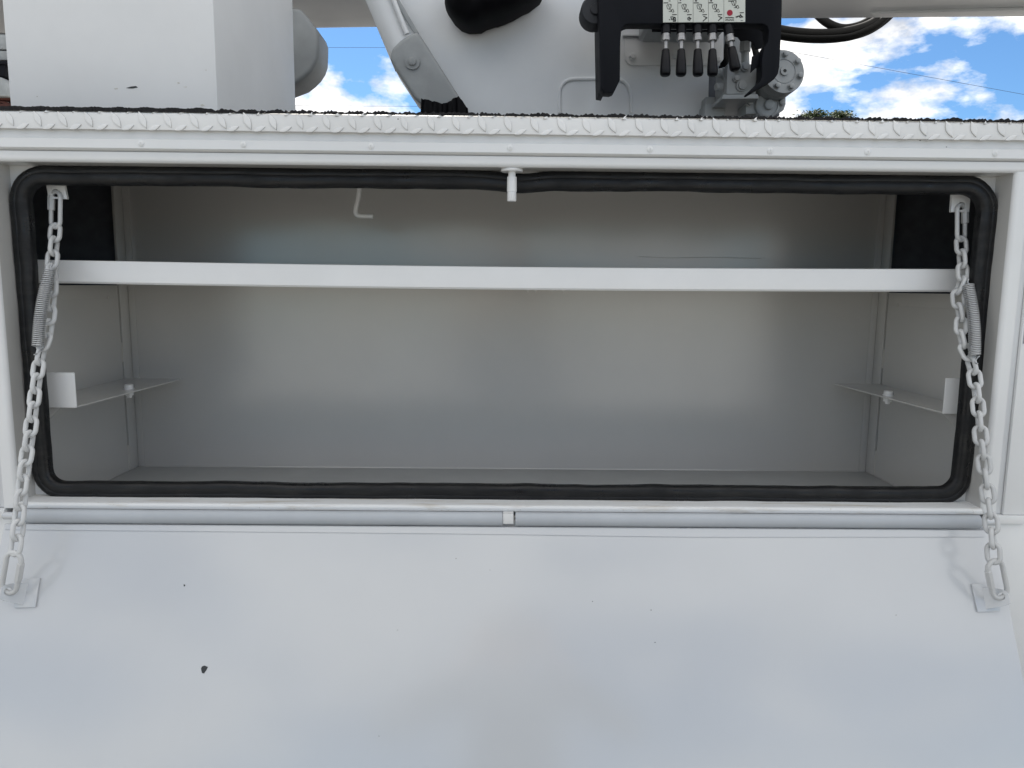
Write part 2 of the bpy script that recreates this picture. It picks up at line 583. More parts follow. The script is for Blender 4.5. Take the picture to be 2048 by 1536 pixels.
# side posts and outer panels
ZP0 = Z_SILL2
for s in (-1, 1):
    pr = []
    for a in range(0, 7):
        t = R(90*a/6)
        pr.append((s*(HW + 0.007 - 0.007*math.sin(t)), 0.005 - 0.007*math.cos(t)))
    pts = [(s*(HW+0.0205), -0.002)] + pr + [(s*HW, 0.043), (s*(HW+0.0205), 0.043)]
    shade_returns(prism('side_post', [(px_, py_, ZP0) for px_, py_ in pts], (0, 0, Z_HEAD+0.0015-ZP0), M['white'], body, smooth=60))
    a, b_ = sorted((s*(HW+0.022), s*(HW+0.0315)))
    box('post_strip', a, b_, 0.002, 0.03, ZP0, Z_HEAD-0.0004, M['lift'], body, bev=0.0006)
    a, b_ = sorted((s*(HW+0.032), s*1.75))
    box('side_panel', a, b_, -0.0035, 0.004, ZP0, Z_HEAD-0.0006, M['white'], body, bev=0.0015)
    # block that carries the end of the hinge pin
    a, b_ = sorted((s*(HW+0.018), s*(HW+0.066)))
    box('hinge_block', a, b_, -0.0065, 0.010, Z_HINGE1+0.006, ZP0-0.0005, M['white'], body, bev=0.0012)
    a, b_ = sorted((s*(HW-0.35 if False else HW+0.0), s*1.75))
box('lower_panel', XL, XR, -0.001, 0.012, 0.72, Z_HINGE1+0.0055, M['white'], body, bev=0.001)
box('under_panel', XL+0.007, XR-0.007, 0.013, 2.239, 0.72, 0.726, M['white'], body)
box('end_panel', XL, XL+0.006, 0.013, 2.25, 0.72, Z_DECK-0.0125, M['white'], body)
box('end_panel', XR-0.006, XR, 0.013, 2.25, 0.72, Z_DECK-0.0125, M['white'], body)
box('rear_panel', XL+0.007, XR-0.007, 2.24, 2.25, 0.72, Z_DECK-0.0125, M['white'], body)

# sill below the opening
zs0, zs1 = Z_SILL, Z_SILL2
pr = []
for a in range(0, 7):
    t = R(90*a/6)
    pr.append((0.003 - 0.005*math.sin(t), zs0 - 0.005 + 0.005*math.cos(t)))
extrude_x('sill', [(0.043, zs0)] + pr + [(-0.002, zs1), (0.043, zs1)], -HW, HW, M['sill'], body, smooth=60)

# flange behind the seal
ZF0, ZF1 = Z_SILL, Z_HEAD
ST = ZR(341.5, 0.043); SB = ZR(1002, 0.043)      # outer edges of the seal, top raised so its black fills in header shade
yf = 0.043
iw, it, ib = HW-0.026, ST-0.0255, SB+0.0245
prism('opening_flange', [(-HW-0.04, yf, ZF0-0.03), (HW+0.04, yf, ZF0-0.03), (HW+0.04, yf, Z_S1), (-HW-0.04, yf, Z_S1)], (0, 0.003, 0),
      M['white'], body, holes=[[(-iw-0.002, yf, ib), (iw+0.0045, yf, ib), (iw+0.0045, yf, it), (-iw-0.002, yf, it)]], smooth=False)

# rubber seal swept round the opening
def rrect(x0, x1, z0, z1, rt, rb, step=0.012):
    pts = []
    def arc(cx, cz, r, a0, a1):
        for i in range(9):
            a = R(a0 + (a1-a0)*i/8)
            pts.append((cx + r*math.cos(a), cz + r*math.sin(a), math.cos(a), math.sin(a)))
    def line(xa, za, xb, zb, nx, nz_):
        L = math.hypot(xb-xa, zb-za); n_ = int(L/step)
        for i in range(1, n_):
            t = i/n_
            pts.append((xa+(xb-xa)*t, za+(zb-za)*t, nx, nz_))
    arc(x1-rt, z1-rt, rt, 0, 90); line(x1-rt, z1, x0+rt, z1, 0, 1)
    arc(x0+rt, z1-rt, rt, 90, 180); line(x0, z1-rt, x0, z0+rb, -1, 0)
    arc(x0+rb, z0+rb, rb, 180, 270); line(x0+rb, z0, x1-rb, z0, 0, -1)
    arc(x1-rb, z0+rb, rb, 270, 360); line(x1, z0+rb, x1, z1-rt, 1, 0)
    return pts
cw = 0.0143
path = rrect(-HW+cw+0.001, HW-cw+0.003, SB+cw, ST-cw, 0.041, 0.034)
sec = [(0.0143, 0.0425), (0.0146, 0.035), (0.0136, 0.029), (0.0110, 0.0255), (0.0070, 0.0236), (0.0040, 0.0232), (0.0030, 0.0240), (0.0018, 0.0230),
       (-0.0030, 0.0222), (-0.0080, 0.0226), (-0.0118, 0.0250), (-0.0140, 0.0300), (-0.0145, 0.0400), (-0.0145, 0.0475), (-0.0118, 0.0475), (-0.0110, 0.0425)]
def wob(t):
    return (math.sin(t*7.3)+0.6*math.sin(t*17.1+1)+0.4*math.sin(t*41+2))/2
bm = bmesh.new()
rings = []
sarc = 0.0
for i, (x, z, nx, nz_) in enumerate(path):
    q = path[i-1]; sarc += math.hypot(x-q[0], z-q[1]) if i else 0
    off = 0.0010*wob(sarc*2.2); dep = 0.0012*wob(sarc*2.9+4); puff = 1.0 + 0.05*wob(sarc*3.7+9)
    if nz_ > 0.99:                              # pressed down where the latch pin sits
        off -= 0.0042*math.exp(-((x-0.02)/0.035)**2)
    if nz_ < -0.99 and x > 0.3:
        dep += 0.0012*math.sin(x*38)
    rings.append([bm.verts.new((x + nx*(u*puff+off), (0.0425-(0.0425-v)*0.62) + (dep if v < 0.04 else 0), z + nz_*(u*puff+off))) for u, v in sec])
for i in range(len(rings)):
    a, b_ = rings[i], rings[(i+1) % len(rings)]
    for k in range(len(sec)):
        bm.faces.new((a[k], a[(k+1) % len(sec)], b_[(k+1) % len(sec)], b_[k]))
tag(finish(bm, 'rubber_seal', M['rubber'], body, smooth=50), 'black rubber seal running round the compartment opening')

# compartment interior
ZFL = P(600, 935, BACK).z
ZSH = ZR(576, 0.10)
ZCE = Z_DECK - 0.016
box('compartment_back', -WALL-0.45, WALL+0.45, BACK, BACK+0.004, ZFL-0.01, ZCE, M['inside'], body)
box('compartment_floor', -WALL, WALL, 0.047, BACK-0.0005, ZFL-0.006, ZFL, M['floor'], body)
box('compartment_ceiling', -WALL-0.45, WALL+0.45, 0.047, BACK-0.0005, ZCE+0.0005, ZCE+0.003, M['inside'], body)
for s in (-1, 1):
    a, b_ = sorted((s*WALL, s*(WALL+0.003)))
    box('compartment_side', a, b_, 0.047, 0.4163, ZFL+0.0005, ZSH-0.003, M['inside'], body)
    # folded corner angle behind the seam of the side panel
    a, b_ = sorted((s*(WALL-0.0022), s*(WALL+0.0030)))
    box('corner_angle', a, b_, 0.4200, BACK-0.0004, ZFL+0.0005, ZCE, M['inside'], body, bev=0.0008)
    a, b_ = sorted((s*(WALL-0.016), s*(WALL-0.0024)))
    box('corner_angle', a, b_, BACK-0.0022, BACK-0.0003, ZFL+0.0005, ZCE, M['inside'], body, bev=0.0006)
    # closing pieces of the seam above and below its open slit
    a, b_ = sorted((s*(WALL-0.0006), s*(WALL+0.002)))
    box('seam_weld', a, b_, 0.4160, 0.4203, ZFL+0.001, ZFL+0.055, M['seam'], body)
    box('seam_weld', a, b_, 0.4160, 0.4203, -0.12+CAMZ-0.045, -0.12+CAMZ-0.005, M['seam'], body)
    # cleat under the shelf end with one rivet
    a, b_ = sorted((s*(WALL-0.002), s*(WALL-0.0003)))
    cl = box('shelf_cleat', a, b_, 0.10, 0.405, ZSH-0.029, ZSH-0.003, M['inside'], body, bev=0.0005)
    lathe('rivet', (s*(WALL-0.002), 0.375, ZSH-0.028), (-s, 0, 0), [(0, 0.0035), (0.0012, 0.0032), (0.0022, 0.0012)], M['inside'], cl, seg=12)
    # dark neighbouring space seen above the shelf, its shade put into the wall colour
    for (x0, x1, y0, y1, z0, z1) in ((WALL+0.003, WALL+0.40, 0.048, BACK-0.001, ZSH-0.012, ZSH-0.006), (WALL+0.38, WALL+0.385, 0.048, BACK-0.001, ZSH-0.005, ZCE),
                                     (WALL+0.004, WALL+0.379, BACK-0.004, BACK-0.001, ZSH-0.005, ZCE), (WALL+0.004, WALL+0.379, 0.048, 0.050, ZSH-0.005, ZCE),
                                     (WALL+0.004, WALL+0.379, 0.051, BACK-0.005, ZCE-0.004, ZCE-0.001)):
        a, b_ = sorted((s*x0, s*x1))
        box('void_wall', a, b_, y0, y1, z0, z1, M['shade_dark'], body)
for pts_ in ([(1278, 513), (1340, 516), (1420, 514.5), (1522, 517)],):
    tube('scratch', [P(a, b_, BACK-0.0002) for a, b_ in pts_], 0.00045, M['seam'], body, seg=4)
# seam sealer where floor meets the walls
tube('sealer_bead', [(-WALL+0.02, BACK-0.001, ZFL+0.001), (WALL-0.02, BACK-0.001, ZFL+0.001)], 0.0016, M['inside'], body, seg=6)

# shelf with its front rail
zr0, zr1 = ZR(576, 0.10), ZR(530, 0.10)
shelf = box('shelf', -WALL+0.003, WALL-0.003, 0.103, BACK-0.003, zr0+0.0005, zr0+0.0022, M['inside'], body)
bm = bmesh.new()
n = 40
for sgn in (0,):
    rows = []
    for i in range(n+1):
        x = -WALL+0.004 + (2*WALL-0.008)*i/n
        sag = -0.0042*math.cos(min(abs(x)/WALL, 1)*math.pi/2) + 0.0015
        pr = [(0.098, zr0+0.0015), (0.0965, zr0+0.003), (0.0965, zr1-0.0025), (0.0975, zr1-0.0006), (0.0995, zr1), (0.1015, zr1-0.0005), (0.1015, zr0+0.0005), (0.0995, zr0)]
        rows.append([bm.verts.new((x, y, z+sag)) for y, z in pr])
    for a, b_ in zip(rows, rows[1:]):
        for k in range(8):
            bm.faces.new((a[k], a[(k+1) % 8], b_[(k+1) % 8], b_[k]))
    bm.faces.new(rows[0]); bm.faces.new(list(reversed(rows[-1])))
tag(finish(bm, 'shelf_rail', M['railpaint'], shelf, smooth=35), 'white folded front rail of the shelf')
for px in (1056, 1071, 1106, 1127):
    c = P(px, 579, 0.16)
    lathe('bolt', (c.x, 0.16, zr0-0.0015), (0, 0, -1), [(0, 0.004), (0.003, 0.004), (0.0032, 0.002), (0.005, 0.002)], M['inside'], shelf, seg=8)

# shelf brackets on the side walls
for s in (-1, 1):
    yb = 0.072
    if s < 0:
        c = P(155, 815, yb); t = P(154, 745, yb)
    else:
        c = P(1884, 827, yb); t = P(1888, 756, yb)
    xe = c.x; zp = c.z; ztp = t.z
    br = prism('shelf_bracket', [(s*(WALL-0.0006), yb, zp), (xe, yb, zp), (P(372, 750, BACK-0.004).x if s < 0 else P(1658, 763, BACK-0.004).x, BACK-0.03, zp), (s*(WALL-0.0006), BACK-0.03, zp)],
               (0, 0, 0.0022), M['inside'], body, smooth=False)
    a, b_ = sorted((s*(WALL-0.05), xe))
    box('end_tab', a, b_, yb-0.0024, yb-0.0002, zp, ztp, M['white'], br, bev=0.0006)
    bx = P(258 if s < 0 else 1776, 782 if s < 0 else 795, yb+0.2)
    rr = cam_rot.to_3x3() @ Vector((((258 if s < 0 else 1776)-1024)/F, -((778.5 if s < 0 else 791)-768)/F, -1.0))
    q = CAM + rr*((zp+0.002-CAM.z)/rr.z)
    y_ = q.y
    lathe('bolt', (q.x, y_, zp+0.0022), (0, 0, 1), [(0, 0.0095), (0.0018, 0.0095), (0.0019, 0.0080), (0.0085, 0.0080), (0.0095, 0.006)], M['white'], br, seg=12)
    lathe('nut', (q.x, y_, zp-0.0002), (0, 0, -1), [(0, 0.0085), (0.009, 0.0085), (0.0092, 0.005), (0.014, 0.0046)], M['white'], br, seg=6, smooth=False)
    prism('gusset', [(s*(WALL-0.05), yb+0.004, zp-0.0004), (s*(WALL-0.076), yb+0.004, zp-0.0004), (s*(WALL-0.05), yb+0.004, zp-0.024)], (0, 0.003, 0), M['inside'], br, smooth=False)

# bent rod hook under the ceiling
h = [P(722, 345, 0.26), P(718, 385, 0.26), P(712, 415, 0.26), P(711, 424, 0.26), P(714, 430, 0.26), P(721, 432, 0.26), P(732, 432.5, 0.26), P(746, 433, 0.26)]
h[0] = Vector((h[0].x, 0.26, ZCE))
tag(tube('hook', spline(h, 5), 0.0043, M['white'], body, seg=12), 'white bent rod hook hanging inside the compartment')

# latch striker pin below the header
c = P(1024, 345, 0.018)
pin = lathe('latch_pin', (c.x, 0.018, Z_HEAD-0.003), (0, 0, -1), [(0, 0.0055), (0.008, 0.0055), (0.0085, 0.0072), (0.030, 0.0074), (0.0305, 0.0068), (0.043, 0.0070), (0.0442, 0.0064)],
            M['white'], body, seg=20)
lathe('washer', (c.x, 0.018, Z_HEAD-0.0002), (0, 0, -1), [(0, 0.016), (0.0022, 0.0168), (0.004, 0.0160)], M['white'], pin, seg=28)

# chain lugs in the upper corners
def plate_with_hole(name, corners, hole_c, hr, vec, mat, parent, bev=0.0008):
    u = (Vector(corners[1]) - Vector(corners[0])).normalized()
    nrm = Vector(vec).normalized()
    w = nrm.cross(u)
    hole = [Vector(hole_c) + (u*math.cos(2*math.pi*k/16) + w*math.sin(2*math.pi*k/16))*hr for k in range(16)]
    return prism(name, corners, vec, mat, parent, holes=[hole], smooth=35)
yl = 0.066
LUGS = {}
for s, cs, hc in ((-1, [(88, 345), (124, 345), (134, 398), (97, 397)], (111, 386)), (1, [(1906, 362), (1944, 362), (1938, 424), (1902, 424)], (1923, 412))):
    cp = [P(a, b_, yl) for a, b_ in cs]
    plate_with_hole('chain_lug', cp, P(*hc, yl), 0.0062, (0, 0.005, 0), M['white'], body)
    LUGS[s] = P(*hc, yl)

# piece of reflective tape at the right end
c0, c1 = P(2038, 612, -0.004), P(2120, 688, -0.004)
tag(box('reflective_tape', HW+0.0345, HW+0.10, -0.0042, -0.0036, c1.z, c0.z, M['reflector'], body), 'grey reflective tape on the right side panel')

# ------------------------------------------------------------------ door, hinge
DA = R(25)
HY, HZ = -0.016, Z_HINGE1 + 0.001
d_dir = Vector((0, -math.sin(DA), -math.cos(DA)))
d_nrm = Vector((0, -math.cos(DA), math.sin(DA)))
D0 = Vector((0, HY, HZ))
DW = 0.768
def DP(x, s, n=0.0):
    return D0 + Vector((x, 0, 0)) + d_dir*s + d_nrm*n
def on_door(px, py, n=0.0):
    r = cam_rot.to_3x3() @ Vector(((px-1024)/F, -(py-768)/F, -1.0))
    o = D0 + d_nrm*n
    t = (o - CAM).dot(d_nrm)/r.dot(d_nrm)
    return CAM + r*t
bm = bmesh.new()
add_prism(bm, [DP(-DW, 0.001), DP(DW, 0.001), DP(DW, 0.50), DP(-DW, 0.50)], -d_nrm*0.032)
bmesh.ops.recalc_face_normals(bm, faces=bm.faces)
bmesh.ops.bevel(bm, geom=list(bm.edges), offset=0.003, segments=3, affect='EDGES', profile=0.6)
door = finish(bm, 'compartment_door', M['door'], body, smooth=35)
tag(door, 'white drop down door hanging open below the compartment')
prism('hem', [DP(-DW+0.004, 0.0035, 0.0002), DP(DW-0.02, 0.0035, 0.0002), DP(DW-0.02, 0.0125, 0.0002), DP(0.30, 0.0155, 0.0002), DP(-0.1, 0.0125, 0.0002), DP(-DW+0.004, 0.0105, 0.0002)],
      d_nrm*0.0011, M['door'], door, smooth=35)
def chip(pts):
    prism('paint_chip', [on_door(a, b_, 0.0001) for a, b_ in pts], d_nrm*0.00025, M['chip'], door, smooth=False)
chip([(402, 1337), (404, 1333), (409, 1331), (416, 1334), (413, 1340), (408, 1347), (404, 1346)])
chip([(367, 1169), (370, 1169), (370.5, 1172), (368, 1173)])
for (cx_, cy_, r_) in ((912, 1117, 0.9), (795, 1260, 0.8), (1302, 1220, 1.1), (1310, 1285, 1.1), (980, 1140, 0.7), (758, 1472, 0.8), (1185, 1203, 0.9), (1792, 1230, 0.8)):
    chip([(cx_+r_*math.cos(a)*random.uniform(.7, 1.3), cy_+r_*math.sin(a)*random.uniform(.7, 1.4)) for a in [k*math.pi/3 for k in range(6)]])

# hinge barrel in two lengths with an exposed tab between them
hr = (Z_HINGE0 - Z_HINGE1)/2
hz = (Z_HINGE0 + Z_HINGE1)/2
x0t, x1t = P(1005, 1040, -0.02).x, P(1031, 1040, -0.02).x
def barrel(xa, xb):
    bm = bmesh.new()
    rows = []
    nx = 60
    for i in range(nx+1):
        x = xa + (xb-xa)*i/nx
        rows.append([bm.verts.new((x, -0.0125 + hr*0.75*math.cos(a), hz + hr*math.sin(a)*(1+0.008*math.sin(x*40+a)))) for a in [2*math.pi*k/20 for k in range(20)]])
    for a, b_ in zip(rows, rows[1:]):
        for k in range(20):
            bm.faces.new((a[k], a[(k+1) % 20], b_[(k+1) % 20], b_[k]))
    bm.faces.new(rows[0]); bm.faces.new(rows[-1])
    return finish(bm, 'hinge_barrel', M['hinge'], door, smooth=50)
barrel(-HW+0.012, x0t); barrel(x1t, HW-0.012)
box('hinge_tab', x0t+0.0006, x1t-0.0032, -0.0190, -0.006, hz-hr+0.0050, hz+hr-0.0010, M['white'], door, bev=0.0008)
for s in (-1, 1):
    lathe('hinge_pin', (s*(HW-0.012), -0.0125, hz), (s, 0, 0), [(0, 0.0058), (0.026, 0.0058), (0.0275, 0.0045)], M['door'], door, seg=14)

# lug brackets on the door
DL = {}
for s, pad, hole in ((-1, [(36, 1158), (82, 1156), (73, 1214), (30, 1216)], (21, 1183)), (1, [(1941, 1168), (1990, 1166), (1998, 1222), (1953, 1224)], (1998, 1193))):
    pp = [on_door(a, b_, 0.0) for a, b_ in pad]
    lg = prism('lug_bracket', [p + d_nrm*0.0002 for p in pp], d_nrm*0.0032, M['door'], door, smooth=35, bev=0.0006)
    # upstanding ear along the outer edge of the pad, pierced for the quick link
    hcen = on_door(*hole, 0.020)
    lean = 0.75
    xb = hcen.x - s*lean*0.020
    s0 = (pp[0] - D0).dot(d_dir); s1 = (pp[2] - D0).dot(d_dir)
    sc = (hcen - D0).dot(d_dir)
    def EP(sv, n_): return DP(xb + s*lean*n_, sv, n_)
    ear = [EP(s1-0.002, 0.0008), EP(s0+0.006, 0.0008), EP(sc-0.012, 0.018), EP(sc-0.009, 0.027), EP(sc-0.004, 0.030), EP(sc+0.010, 0.030), EP(sc+0.013, 0.024)]
    hc = EP(sc, 0.022)
    ax1 = (EP(0, 1.0)-EP(0, 0)).normalized()
    hole_pts = [hc + d_dir*math.cos(2*math.pi*k/14)*0.0056 + ax1*math.sin(2*math.pi*k/14)*0.0056 for k in range(14)]
    prism('ear', ear, d_dir.cross(ax1)*0.004*(1 if d_dir.cross(ax1).dot(d_nrm) < 0 else -1), M['door'], lg, holes=[hole_pts], smooth=35)
    DL[s] = hc.copy()

# ------------------------------------------------------------------ chains
WR = 0.0034
def stadium(L, W, r, n=10):
    """centre line of a link: overall length L, width W, wire radius r, along local Z"""
    a = W/2 - r
    h = L/2 - W/2
    pts = []
    for k in range(n+1):
        t = math.pi*k/n
        pts.append(Vector((a*math.cos(t), 0, h + a*math.sin(t))))
    for k in range(n+1):
        t = math.pi + math.pi*k/n
        pts.append(Vector((a*math.cos(t), 0, -h + a*math.sin(t))))
    return pts
PITCHL = 0.0215
bm = bmesh.new()
add_tube(bm, stadium(PITCHL+4*WR-0.0008, 0.0228, WR), WR, seg=8, closed=True)
bmesh.ops.recalc_face_normals(bm, faces=bm.faces)
link_me = bpy.data.meshes.new('link')
bm.to_mesh(link_me); bm.free()
for p in link_me.polygons: p.use_smooth = True
link_me.materials.append(M['chain'])
link_smaller = link_me

def orient(c, t, roll):
    t = t.normalized()
    u = Vector((1, 0, 0)); u = (u - t*u.dot(t)).normalized()
    w = t.cross(u)
    m = Matrix((u, w, t)).transposed().to_4x4()
    return Matrix.Translation(c) @ m @ Matrix.Rotation(roll, 4, 'Z')

def quick_link(parent, p0, p1, roll, sleeve_side, sleeve_lo, sleeve_hi, W=0.026, wr=0.0033):
    """screw link whose inner ends bear at p0 and p1"""
    L = (p1-p0).length + 4*0.0028
    bm = bmesh.new()
    add_tube(bm, stadium(L, W, wr), wr, seg=10, closed=True)
    bmesh.ops.recalc_face_normals(bm, faces=bm.faces)
    me = bpy.data.meshes.new('quick_link'); bm.to_mesh(me); bm.free()
    for p in me.polygons: p.use_smooth = True
    me.materials.append(M['chain'])
    q = place('quick_link', me, orient((p0+p1)/2, p1-p0, roll), parent)
    bm = bmesh.new()
    add_lathe(bm, (sleeve_side*(W/2-wr), 0, sleeve_lo*L), (0, 0, 1), [(0, 0.0040), (0.0006, 0.0052), ((sleeve_hi-sleeve_lo)*L-0.0006, 0.0052), ((sleeve_hi-sleeve_lo)*L, 0.0040)], seg=6)
    bmesh.ops.recalc_face_normals(bm, faces=bm.faces)
    me = bpy.data.meshes.new('sleeve'); bm.to_mesh(me); bm.free()
    me.materials.append(M['chain'])
    place('sleeve', me, WM[q.name], q)
    return q

def chain(s, label, ptsA, ptsB, spring_px, ql0, ql1, rolls):
    root = empty('door_chain', LUGS[s], label, 'chain', 'chains holding the compartment door')
    y0, y1 = LUGS[s].y-0.001, DL[s].y
    pyA, pyB = ql0[1], ql1[1]
    def Y(py):
        t = min(max((py-pyA)/(pyB-pyA), 0), 1)
        return y0 + (y1-y0)*t
    top0 = LUGS[s] + Vector((0, 0.001, 0)); top1 = P(*ql0, Y(ql0[1]))
    quick_link(root, top0, top1, rolls[0], -1 if s < 0 else 1, -0.34, 0.02)
    bot0 = P(*ql1, Y(ql1[1])); bot1 = DL[s]
    quick_link(root, bot0, bot1, rolls[1], 1 if s < 0 else -1, -0.26, 0.14, 0.031, 0.0036)
    pts = spline([P(a, b_, Y(b_)+dy) for a, b_, dy in ptsA], 24)
    # walk along the line at the link pitch
    acc = [0.0]
    for a, b_ in zip(pts, pts[1:]): acc.append(acc[-1] + (b_-a).length)
    n_ = max(1, round(acc[-1]/PITCHL))
    step = acc[-1]/n_
    def at(sv):
        for i in range(len(acc)-1):
            if acc[i+1] >= sv:
                t = (sv-acc[i])/max(acc[i+1]-acc[i], 1e-9)
                return pts[i].lerp(pts[i+1], t)
        return pts[-1]
    for i in range(n_):
        a, b_ = at(i*step), at((i+1)*step)
        roll = (R(90) if i % 2 else 0.0) + random.uniform(-0.2, 0.2) + rolls[2]*(i/n_)**1.5
        place('link', link_smaller, orient((a+b_)/2, b_-a, roll), root)
    # tension spring hooked to two links
    a = P(*spring_px[0], Y(spring_px[0][1])-0.012); b_ = P(*spring_px[1], Y(spring_px[1][1])-0.011)
    t = (b_-a); L = t.length; t.normalize()
    u, w = frame_of(t)
    turns = 40
    hp = []
    rad = 0.0078
    lead = spline([a - t*0.010 + u*0.002, a - t*0.004, a + u*rad*0.6, a + u*rad], 4)
    bow = 0.004
    for k in range(turns*10+1):
        ang = 2*math.pi*k/10
        f = k/(turns*10)
        hp.append(a + t*(L*f) + Vector((0.0012*s*math.sin(math.pi*f), -bow*math.sin(math.pi*f), 0)) + (u*math.cos(ang) + w*math.sin(ang))*rad)
    hp = lead[:-1] + hp + spline([b_ + u*rad, b_ + t*0.003 + u*0.004, b_ + t*0.010, b_ + t*0.013 + w*0.006], 4)[1:]
    tube('spring', hp, 0.00105, M['spring'], root, seg=5, smooth=True)
    return root

chain(-1, 'white painted chain and spring holding the left end of the door',
      [(111, 452, 0), (108, 490, 0), (103, 535, 0), (104, 580, 0.006), (99, 630, 0.008), (93, 675, 0.006), (82, 706, 0), (72, 770, 0), (61, 860, 0), (46, 960, 0), (36, 1060, 0), (30, 1106, 0)],
      None, [(100, 540), (76, 694)], (111, 452), (30, 1108), (R(20), R(8), 0.25))
chain(1, 'white painted chain and spring holding the right end of the door',
      [(1922, 478, 0), (1924, 520, 0), (1926, 555, 0), (1914, 592, 0.004), (1922, 630, 0.008), (1921, 665, 0.008), (1930, 700, 0.006), (1944, 728, 0), (1954, 790, 0), (1962, 880, 0), (1972, 960, 0), (1983, 1050, 0), (1988, 1122, 0)],
      None, [(1936, 570), (1949, 712)], (1922, 478), (1988, 1124), (R(-25), R(-6), 0.75))

# ------------------------------------------------------------------ tool box on the deck
ZT = Z_DECK + 0.004
y1, y2 = 0.15, 0.61
xl = P(20, 200, y1).x; xr = P(435, 205, y1).x
tb = empty('tool_box', ((xl+xr)/2, (y1+y2)/2, ZT), 'plain white steel box standing on the deck at the left', 'tool box')
box('box_shell', xl, xr, y1, y2, ZT, ZT+0.52, M['boxpaint'], tb, bev=0.0025)
box('lid', xl-0.006, xr+0.006, y1-0.006, y2+0.006, ZT+0.521, ZT+0.545, M['white'], tb, bev=0.003)
for pts in ([(252, 176), (262, 173), (272, 172), (276, 175), (266, 177), (258, 177)], [(228, 177), (235, 176), (236, 178), (230, 179)], [(354, 165), (358, 164), (360, 167), (356, 168)], [(366, 174), (374, 173), (373, 175)], [(410, 140), (413, 139), (413, 142)], [(72, 193), (76, 192), (75, 194)], [(400, 210), (405, 208), (410, 211), (404, 213)]):
    prism('paint_scuff', [P(a, b_, y1-0.0002) for a, b_ in pts], (0, -0.0002, 0), M['seam'] if pts[0][0] != 252 else M['chip'], tb, smooth=False)

# ------------------------------------------------------------------ aerial lift behind
lift = empty('aerial_lift', (0.2, 0.8, ZT), 'grey white aerial lift turret with slanted cylinder and stowed boom', 'lift')
YT = 0.66
poly = [(772, -40), (905, 230), (907, 245), (1419, 245), (1419, 140), (1437, 131), (1448, 118), (1448, -150), (772, -150)]
tp = [P(a, b_, YT) for a, b_ in poly]
for i in (2, 3): tp[i].z = ZT+0.001
turret = prism('turret', tp, (0, 0.42, 0), M['lift'], lift, bev=0.004, smooth=30)
lathe('base_ring', (P(1250, 215, YT).x, YT+0.20, ZT), (0, 0, 1), [(0, 0.26), (0.010, 0.26), (0.016, 0.255), (0.016, 0.18)], M['lift'], lift, seg=64)
# welded arch round the lower access cover
ar = [(1119, 226), (1119, 188), (1122, 174), (1130, 164), (1142, 159), (1160, 158), (1225, 158), (1242, 161), (1254, 170), (1260, 184), (1262, 200), (1262, 226)]
tube('arch_bead', spline([P(a, b_, YT-0.001) for a, b_ in ar], 4), 0.0045, M['lift'], turret, seg=10)
cp_ = [(1249, 74), (1440, 74), (1440, 131), (1268, 131), (1257, 128), (1250, 118)]
cov = prism('bolted_cover', [P(a, b_, YT-0.004) for a, b_ in cp_], (0, 0.0035, 0), M['lift'], turret, bev=0.001)
for (a, b_) in ((1265, 113), (1350, 113), (1435, 120)):
    c = P(a, b_, YT-0.004)
    lathe('bolt', c, (0, -1, 0), [(0, 0.0095), (0.002, 0.0095), (0.002, 0.007), (0.008, 0.007), (0.009, 0.005)], M['lift'], cov, seg=6, smooth=False)
box('cover_lip', P(1246, 70, YT-0.01).x, P(1440, 70, YT-0.01).x, YT-0.010, YT-0.0005, P(1300, 75, YT).z, P(1300, 71, YT).z, M['lift'], turret, bev=0.001)

# slanted cylinder at the left of the turret
yc = 0.56
cyl = prism('cylinder_clevis', [P(a, b_, yc) for a, b_ in [(783, 97), (779, 118), (790, 138), (828, 196), (845, 210), (868, 224), (940, 226), (836, 62), (822, 66), (800, 80)]], (0, 0.10, 0), M['casting'], lift, bev=0.010, seg=4)
c = P(825, 124, yc-0.001)
lathe('pin_cap', c, (0, -1, 0), [(0, 0.0165), (0.003, 0.0165), (0.0035, 0.013), (0.0035, 0.0085), (0.008, 0.0085), (0.009, 0.006)], M['casting'], cyl, seg=20)
p0, p1 = P(818, 130, yc+0.05), P(735, -70, yc+0.05)
tube('cylinder_barrel', [p1, p0], 0.034, M['lift'], lift, seg=28)
tube('cylinder_pipe', [P(771, -40, yc+0.012), P(814, 68, yc+0.012)], 0.0055, M['lift'], lift, seg=10)
prism('cylinder_fairing', [P(a, b_, yc+0.03) for a, b_ in [(770, -60), (836, 70), (815, 74), (750, -60)]], (0, 0.05, 0), M['lift'], lift, bev=0.003)
prism('cylinder_fairing', [P(a, b_, yc+0.022) for a, b_ in [(776, -40), (838, 66), (828, 66), (764, -40)]], (0, 0.06, 0), M['casting'], lift, bev=0.002)
bm = bmesh.new()
rows = []
for i in range(26):
    t = i/25
    px_b = 843+93*t
    py_b = 198 + 22*t if t < 0.5 else (209 - (t-0.5)/0.3*16 if t < 0.8 else 193 + (t-0.8)/0.2*25)
    a = P(px_b, py_b, yc-0.004)
    zz = ZT+0.0005
    r_ = []
    for k in range(7):
        f = k/6
        fold = 0.004*math.sin(t*34 + k*1.3) + 0.003*math.sin(t*61 - k)
        r_.append(bm.verts.new((a.x + 0.012*f*(t-.5), a.y - 0.006 - 0.012*math.sin(f*math.pi) + fold, a.z*(1-f)+zz*f)))
    rows.append(r_)
for a, b_ in zip(rows, rows[1:]):
    for k in range(6):
        bm.faces.new((a[k], b_[k], b_[k+1], a[k+1]))
r = bmesh.ops.extrude_face_region(bm, geom=list(bm.faces))
bmesh.ops.translate(bm, verts=[g for g in r['geom'] if isinstance(g, bmesh.types.BMVert)], vec=(0, 0.09, 0))
tag(finish(bm, 'cylinder_boot', M['vinyl'], lift, smooth=60), 'black wrinkled boot at the foot of the cylinder')

